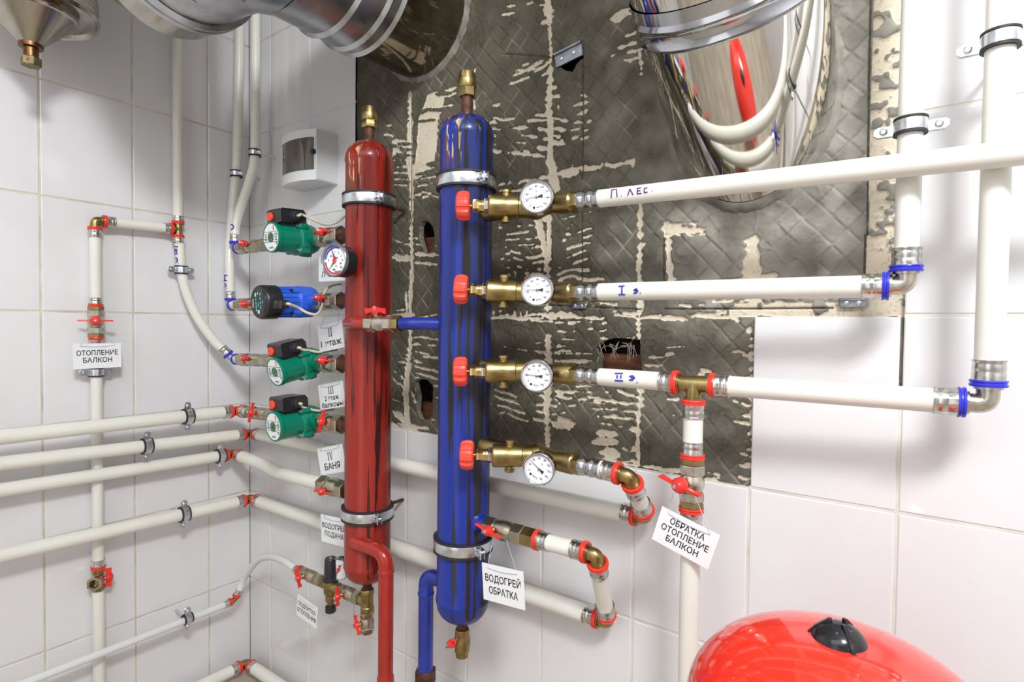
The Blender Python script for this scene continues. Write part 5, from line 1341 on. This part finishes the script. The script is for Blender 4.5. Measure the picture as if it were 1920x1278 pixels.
# ------------------------------------------------------------------ name tags
vz0 = V((LF(178, 600, .05).x, LF(178, 600, .05).y, 0))
card(LF, [(135, 645), (226, 642), (228, 688), (138, 692)], [('t', 'ОТОПЛЕНИЕ', .37, .20, .86), ('t', 'БАЛКОН', .66, .20, .60)], 'white tag reading balcony heating on the left wall', strings=(LF(168, 615, .055), LF(186, 615, .055)), d=.052)
card(BK, [(596, 478), (652, 474), (657, 524), (600, 528)], [('r', 'I', .42, .28, 0), ('t', 'Лестница', .76, .20, .80)], 'white tag half hidden behind the pressure gauge', strings=(BK(612, 446, .11), BK(632, 444, .11)), d=.093)
card(BK, [(593, 613), (640, 601), (648, 650), (602, 660)], [('r', 'II', .33, .30, 0), ('t', '1 этаж', .72, .24, .82)], 'white tag with numeral two and first floor wording', strings=(BK(614, 574, .11), BK(634, 574, .11)), d=.093)
card(BK, [(593, 722), (643, 714), (649, 760), (605, 769)], [('r', 'III', .28, .28, 0), ('t', '2 этаж', .58, .19, .56), ('t', 'балконы', .84, .19, .84)], 'white tag with numeral three and second floor balconies wording', strings=(BK(610, 690, .11), BK(630, 690, .11)), d=.093)
card(BK, [(597, 841), (644, 831), (648, 883), (600, 891)], [('r', 'IV', .36, .28, 0), ('t', 'БАНЯ', .72, .24, .60)], 'white tag with numeral four and bathhouse wording', strings=(BK(609, 812, .11), BK(630, 812, .11)), d=.093)
card(BK, [(604, 964), (652, 974), (652, 1027), (601, 1013)], [('t', 'ВОДОГРЕЙ', .36, .18, .90), ('t', 'ПОДАЧА', .68, .18, .72)], 'white tag reading water heater supply beside the red manifold', strings=(BK(617, 928, .11), BK(636, 928, .11)), d=.093)
card(BK, [(554, 1112), (592, 1137), (597, 1180), (560, 1152)], [('t', 'ПОДПИТКА', .38, .20, .86), ('t', 'ОТОПЛЕНИЯ', .68, .20, .92)], 'slanted white tag reading heating make-up below the thin pipe valve', strings=(BK(566, 1098, .12), BK(578, 1080, .12)), d=.125)
card(BK, [(907, 1054), (984, 1073), (982, 1142), (904, 1122)], [('t', 'ВОДОГРЕЙ', .36, .19, .86), ('t', 'ОБРАТКА', .69, .19, .70)], 'white tag reading water heater return in front of the blue manifold', strings=(BK(925, 1008, .14), BK(950, 1012, .14)), d=.172)
card(BK, [(1242, 948), (1350, 1004), (1328, 1067), (1222, 1010)], [('t', 'ОБРАТКА', .25, .17, .60), ('t', 'ОТОПЛЕНИЕ', .50, .17, .82), ('t', 'БАЛКОН', .75, .17, .56)], 'large tilted white tag reading balcony heating return', strings=(BK(1262, 925, .125), BK(1302, 925, .125)), d=.128)

# ------------------------------------------------------------------ circuit breaker box
def boxpt(px, py, d): return BK(px, py, d)
bd = .082
tl_, tr_, br_, bl_ = BK(518, 250, bd), BK(584, 237, bd), BK(585, 345, bd), BK(520, 343, bd)
xl, xr = tl_.x, tr_.x; ztp = tr_.z; zbt = BK(585, 334, bd).z
c = V(((xl + xr) / 2, -bd / 2, (ztp + zbt) / 2)); w_, h_ = xr - xl, ztp - zbt
t = thing('breaker_box', 'small light grey breaker box with smoked window on the back wall', 'electrical box', V((c.x, 0, c.z)))
GREY = mat('light_grey_plastic', (.66, .67, .68), .35)
mb = MB(); mb.box(V((c.x, -bd * .42, c.z)), X, Z, -Y, w_, h_, bd * .84, 0, .003)
prof = []
mb2 = MB()
fr = []
for k in range(9):
    f = k / 8; fr.append((-w_ / 2 + w_ * f, bd * .82 + .020 * math.sin(PI * f) ** .8))
def curved(z0_, z1_, inset, m, nm, off=0.0):
    mb = MB(); pts = [(x * inset, y + off) for x, y in fr]
    O = V((c.x, 0, 0)); n = len(pts)
    vs = [O + X * x - Y * y + Z * z0_ for x, y in pts] + [O + X * x - Y * y + Z * z1_ for x, y in pts] + [O + X * x - Y * (bd * .8) + Z * z0_ for x, y in pts] + [O + X * x - Y * (bd * .8) + Z * z1_ for x, y in pts]
    fs = []
    for i in range(n - 1):
        fs += [(i, i + 1, n + i + 1, n + i), (2 * n + i + 1, 2 * n + i, 3 * n + i, 3 * n + i + 1), (i + 1, i, 2 * n + i, 2 * n + i + 1), (n + i, n + i + 1, 3 * n + i + 1, 3 * n + i)]
    fs += [(0, n, 3 * n, 2 * n), (n - 1, 3 * n - 1, 4 * n - 1, 2 * n - 1)]
    mb.add(vs, fs); return mb.build(nm, m, t)
mb.build('housing', GREY, t)
WHITEP = mat('white_plastic', (.78, .79, .80), .3)
curved(ztp - h_ * .16, ztp - .0005, 1.0, WHITEP, 'upper_cover'); curved(zbt + .0005, zbt + h_ * .20, 1.0, WHITEP, 'lower_cover')
curved(zbt + h_ * .21, ztp - h_ * .17, .995, mat('smoked_window', (.10, .085, .07), .06, coat=.5), 'smoked_window', -.002)
mb = MB(); mb.box(V((xr - .003, -bd * .92, c.z + h_ * .04)), X, Z, -Y, .006, .012, .012, 0, .001); mb.build('window_latch', BLACK, t)

# ------------------------------------------------------------------ stainless condensate cap at top left
cc = AT(58, 85, 1.22); O = V((cc.x, cc.y, 0)); zz = cc.z
t = thing('flue_drain_cap', 'stainless steel flue bottom with cone and drain at top left', 'flue', V((cc.x, cc.y, zz)))
def zpx(py): return AT(58, py, 1.22).z
zc0 = zpx(84); zr = zpx(26); zR = zpx(20)
kx = 1.22 / FPX
mb = MB(); mb.lathe(O, Z, [(zc0, .020), (zc0 + .001, .022), (zr - .006, .079), (zr - .005, .083), (zr - .001, .085), (zr + .003, .083), (zr + .012, .082)], 64, cap=(True, False)); mb.build('drain_cone', STAIN, t, angle=12)
mb = MB(); mb.lathe(O, Z, [(zr + .010, .080), (zr + .010, .112), (zr + .004, .116), (zr + .001, .120), (zR + .003, .122), (zR + .009, .120), (zR + .012, .117), (ROOM_Z, .117)], 72, cap=(False, True)); mb.build('flue_shell', STAIN, t, angle=15)
mb = MB()
for k in range(3): mb.lathe(O, Z, [(zR + .022 + k * .008, .117), (zR + .024 + k * .008, .1195), (zR + .028 + k * .008, .1195), (zR + .030 + k * .008, .117)], 72, cap=(False, False))
mb.build('bead', STAIN, t)
mb = MB(); zf = zpx(124); mb.lathe(O, Z, [(zpx(78), .0225), (zpx(90), .0215), (zpx(90) - .001, .014), (zpx(110), .0135)], 24); mb.build('drain_pipe', mat('browned_copper', (.20, .10, .045), .38, 1.0, var=.5, vscale=50), t)
mb = MB(); mb.hexn(O + Z * zf, O + Z * zpx(108), .0185); mb.build('drain_plug', mat('verdigris_brass', (.26, .20, .10), .5, .8, var=.7, vscale=110, bump=.3), t)

# ------------------------------------------------------------------ smoke ducts
dx, dz, DR = .7601, 1.818, .1347
t = thing('flue_duct', 'galvanised round duct with elbow entering the stripped wall', 'duct', V((dx, 0, dz)))
A0 = V((dx, 0, dz)); yb = -.190
mb = MB(); mb.lathe(A0 + Y * .004, -Y, [(0, DR), (.20, DR)], 72, cap=(False, False)); mb.build('wall_sleeve', mat('browned_stainless', (.34, .29, .22), .10, 1.0, var=.5, vscale=7, rvar=.06), t)
RX, RZ = V((.577, -.446, 1.788 + .0)), 1.800
def ring_y(y, mbx, w=.012, h=.006, c=None):
    mbx.lathe(V((dx, y, dz)), -Y, [(-w / 2, DR), (-w * .3, DR + h), (w * .3, DR + h), (w / 2, DR)], 72, cap=(False, False))
mb = MB(); R1 = DR + .0035
mb.lathe(V((dx, 0, dz)), -Y, [(.162, R1 - .004), (.162, R1 + .004), (.168, R1 + .010), (.175, R1 + .004), (.192, R1 + .003), (.199, R1 + .010), (.206, R1 + .003), (.252, R1), (.258, R1 + .007), (.265, R1), (.36, R1)], 72, cap=(False, False))
mb.build('duct_section', GALV, t)
# three-piece elbow turning to the left and up
def gore(path, nm, m):
    mb = MB(); mb.tube(path, DR + .002, 72, cap=False); mb.build(nm, m, t, angle=12)
p0 = V((dx, -.355, dz)); p1 = V((dx - .035, -.425, dz - .006)); p2 = V((dx - .11, -.450, dz - .010)); p3 = V((.578, -.455, dz - .016)); p4 = V((.52, -.455, dz + .01)); p5 = V((.47, -.455, dz + .09)); p6 = V((.45, -.455, dz + .25))
gore([p0, p1], 'elbow_gore', GALV); gore([p1, p2], 'elbow_gore', GALV); gore([p2, p3], 'elbow_gore', GALV)
mb = MB()
for s in (0, .016): mb.lathe(p3 + X * (.004 + s), -X, [(-.007, DR + .001), (-.003, DR + .010), (.003, DR + .010), (.007, DR + .001)], 72, cap=(False, False))
mb.build('elbow_bead', GALV, t)
gore([p3 + X * .004, p3 - X * .012, p3 - X * .05, p3 - X * .085 + Z * .012, p5], 'elbow_gore', STAIN)
gore([p5, V((.45, -.455, ROOM_Z))], 'upright_section', GALV)
# polished chimney dropping into the wall at the right
E0 = V((1.496, .0, 1.4707)); ax = V((.0, .745, -.667)).normalized(); CR = .1285
t = thing('chimney_pipe', 'polished stainless chimney slanting into the stripped wall', 'chimney', E0)
def cyl_cut(mbx, s0, r, n=96):
    """mantle from distance s0 up the axis down to the wall plane"""
    e = perp(ax, X); g = ax.cross(e); vs = []; fs = []; m = 24
    for k in range(n):
        a = 2 * PI * k / n; d = (e * math.cos(a) + g * math.sin(a)) * r
        top = E0 - ax * s0 + d
        l = (.006 - top.y) / ax.y
        for j in range(m + 1): vs.append(top + ax * (l * j / m))
    for k in range(n):
        for j in range(m): fs.append((k * (m + 1) + j, k * (m + 1) + j + 1, ((k + 1) % n) * (m + 1) + j + 1, ((k + 1) % n) * (m + 1) + j))
    mbx.add(vs, fs)
SB = .160
mb = MB(); cyl_cut(mb, SB, CR); mb.build('chimney_mantle', MIRROR, t)
mb = MB(); Q = E0 - ax * SB
mb.lathe(Q, -ax, [(-.012, CR), (-.010, CR + .004), (-.004, CR + .008), (.002, CR + .004), (.010, CR + .003), (.016, CR + .004), (.022, CR + .009), (.028, CR + .004), (.045, CR + .003)], 96, cap=(False, False)); mb.build('collar_bead', CHROME, t)
mb = MB(); pth = [Q - ax * .03, Q - ax * .10, Q - ax * .20, Q - ax * .235 + Z * .015, Q - ax * .25 + Z * .05, V((Q.x, (Q - ax * .25).y, ROOM_Z))]
mb.tube(pth, CR + .001, 72, cap=False); mb.build('upper_elbow', MIRROR, t, angle=14)
# cement smeared round both pipes
def cement(pts, label):
    mb = MB(); n = len(pts); vs = []; fs = []; rr = random.Random(2)
    for i, (p, o_) in enumerate(pts):
        w = .0075 * (1 + .9 * rr.random()); vs += [p - o_ * .004 + V((0, -.010, 0)), p + o_ * (w * .5) + V((0, -.004, 0)), p + o_ * w + V((0, .006, 0))]
    for i in range(n):
        j = (i + 1) % n
        for k in (0, 1): fs.append((i * 3 + k, j * 3 + k, j * 3 + k + 1, i * 3 + k + 1))
    mb.add(vs, fs); o = mb.build('cement_fillet', CEM, wall_back); return o
cement([(V((dx + DR * math.cos(a), 0.004, dz + DR * math.sin(a))), V((math.cos(a), 0, math.sin(a)))) for a in [2 * PI * k / 90 for k in range(90)]], '')
cement([(V((E0.x + CR * math.cos(a), 0.004, E0.z + CR / ax.y * math.sin(a))), V((math.cos(a), 0, math.sin(a)))) for a in [2 * PI * k / 90 for k in range(90)]], '')

# ------------------------------------------------------------------ expansion tank
TC = V((1.679, -.344, .718)); TR, TA = .140, .083
t = thing('expansion_tank', 'glossy red expansion tank with black cap at lower right', 'tank', V((TC.x, TC.y, .0)))
mb = MB(); prof = [(.12, .05), (.125, .09), (.16, .13), (.20, TR), (TC.z - .008, TR), (TC.z - .004, TR + .0012), (TC.z, TR + .0012)]
for k in range(1, 15):
    a = PI / 2 * k / 14; prof.append((TC.z + TA * math.sin(a) ** 1.0, max(TR * math.cos(a) ** .92, .002)))
mb.lathe(V((TC.x, TC.y, 0)), Z, prof, 96); mb.build('tank_shell', TANK, t, angle=60)
for k in range(3):
    a = 2 * PI * k / 3 + .4; d = V((math.cos(a), math.sin(a), 0))
    mb = MB(); mb.box(V((TC.x, TC.y, .085)) + d * .10, d, V((-d.y, d.x, 0)), Z, .004, .05, .17); mb.build('leg', TANK, t)
tp = V((TC.x, TC.y, TC.z + TA - .006))
q_ = .80
mb = MB(); mb.lathe(tp, Z, [(r * q_, w * q_) for r, w in ((0, .031), (.004, .031), (.012, .028), (.020, .021), (.025, .011), (.026, .002))], 40)
for k in range(3):
    a = 2 * PI * k / 3 + 1.1; d = V((math.cos(a), math.sin(a), 0)); s = V((-d.y, d.x, 0))
    mb.prism([(x * q_, y * q_) for x, y in ((.008, .0), (.034, .0), (.034, .006), (.027, .016), (.012, .029), (.008, .029))], tp - s * .0018, d, Z, d.cross(Z), .0036 * (1 if d.cross(Z).dot(s) > 0 else -1))
mb.build('valve_cap', mat('glossy_black_plastic', (.015, .015, .017), .14), t)
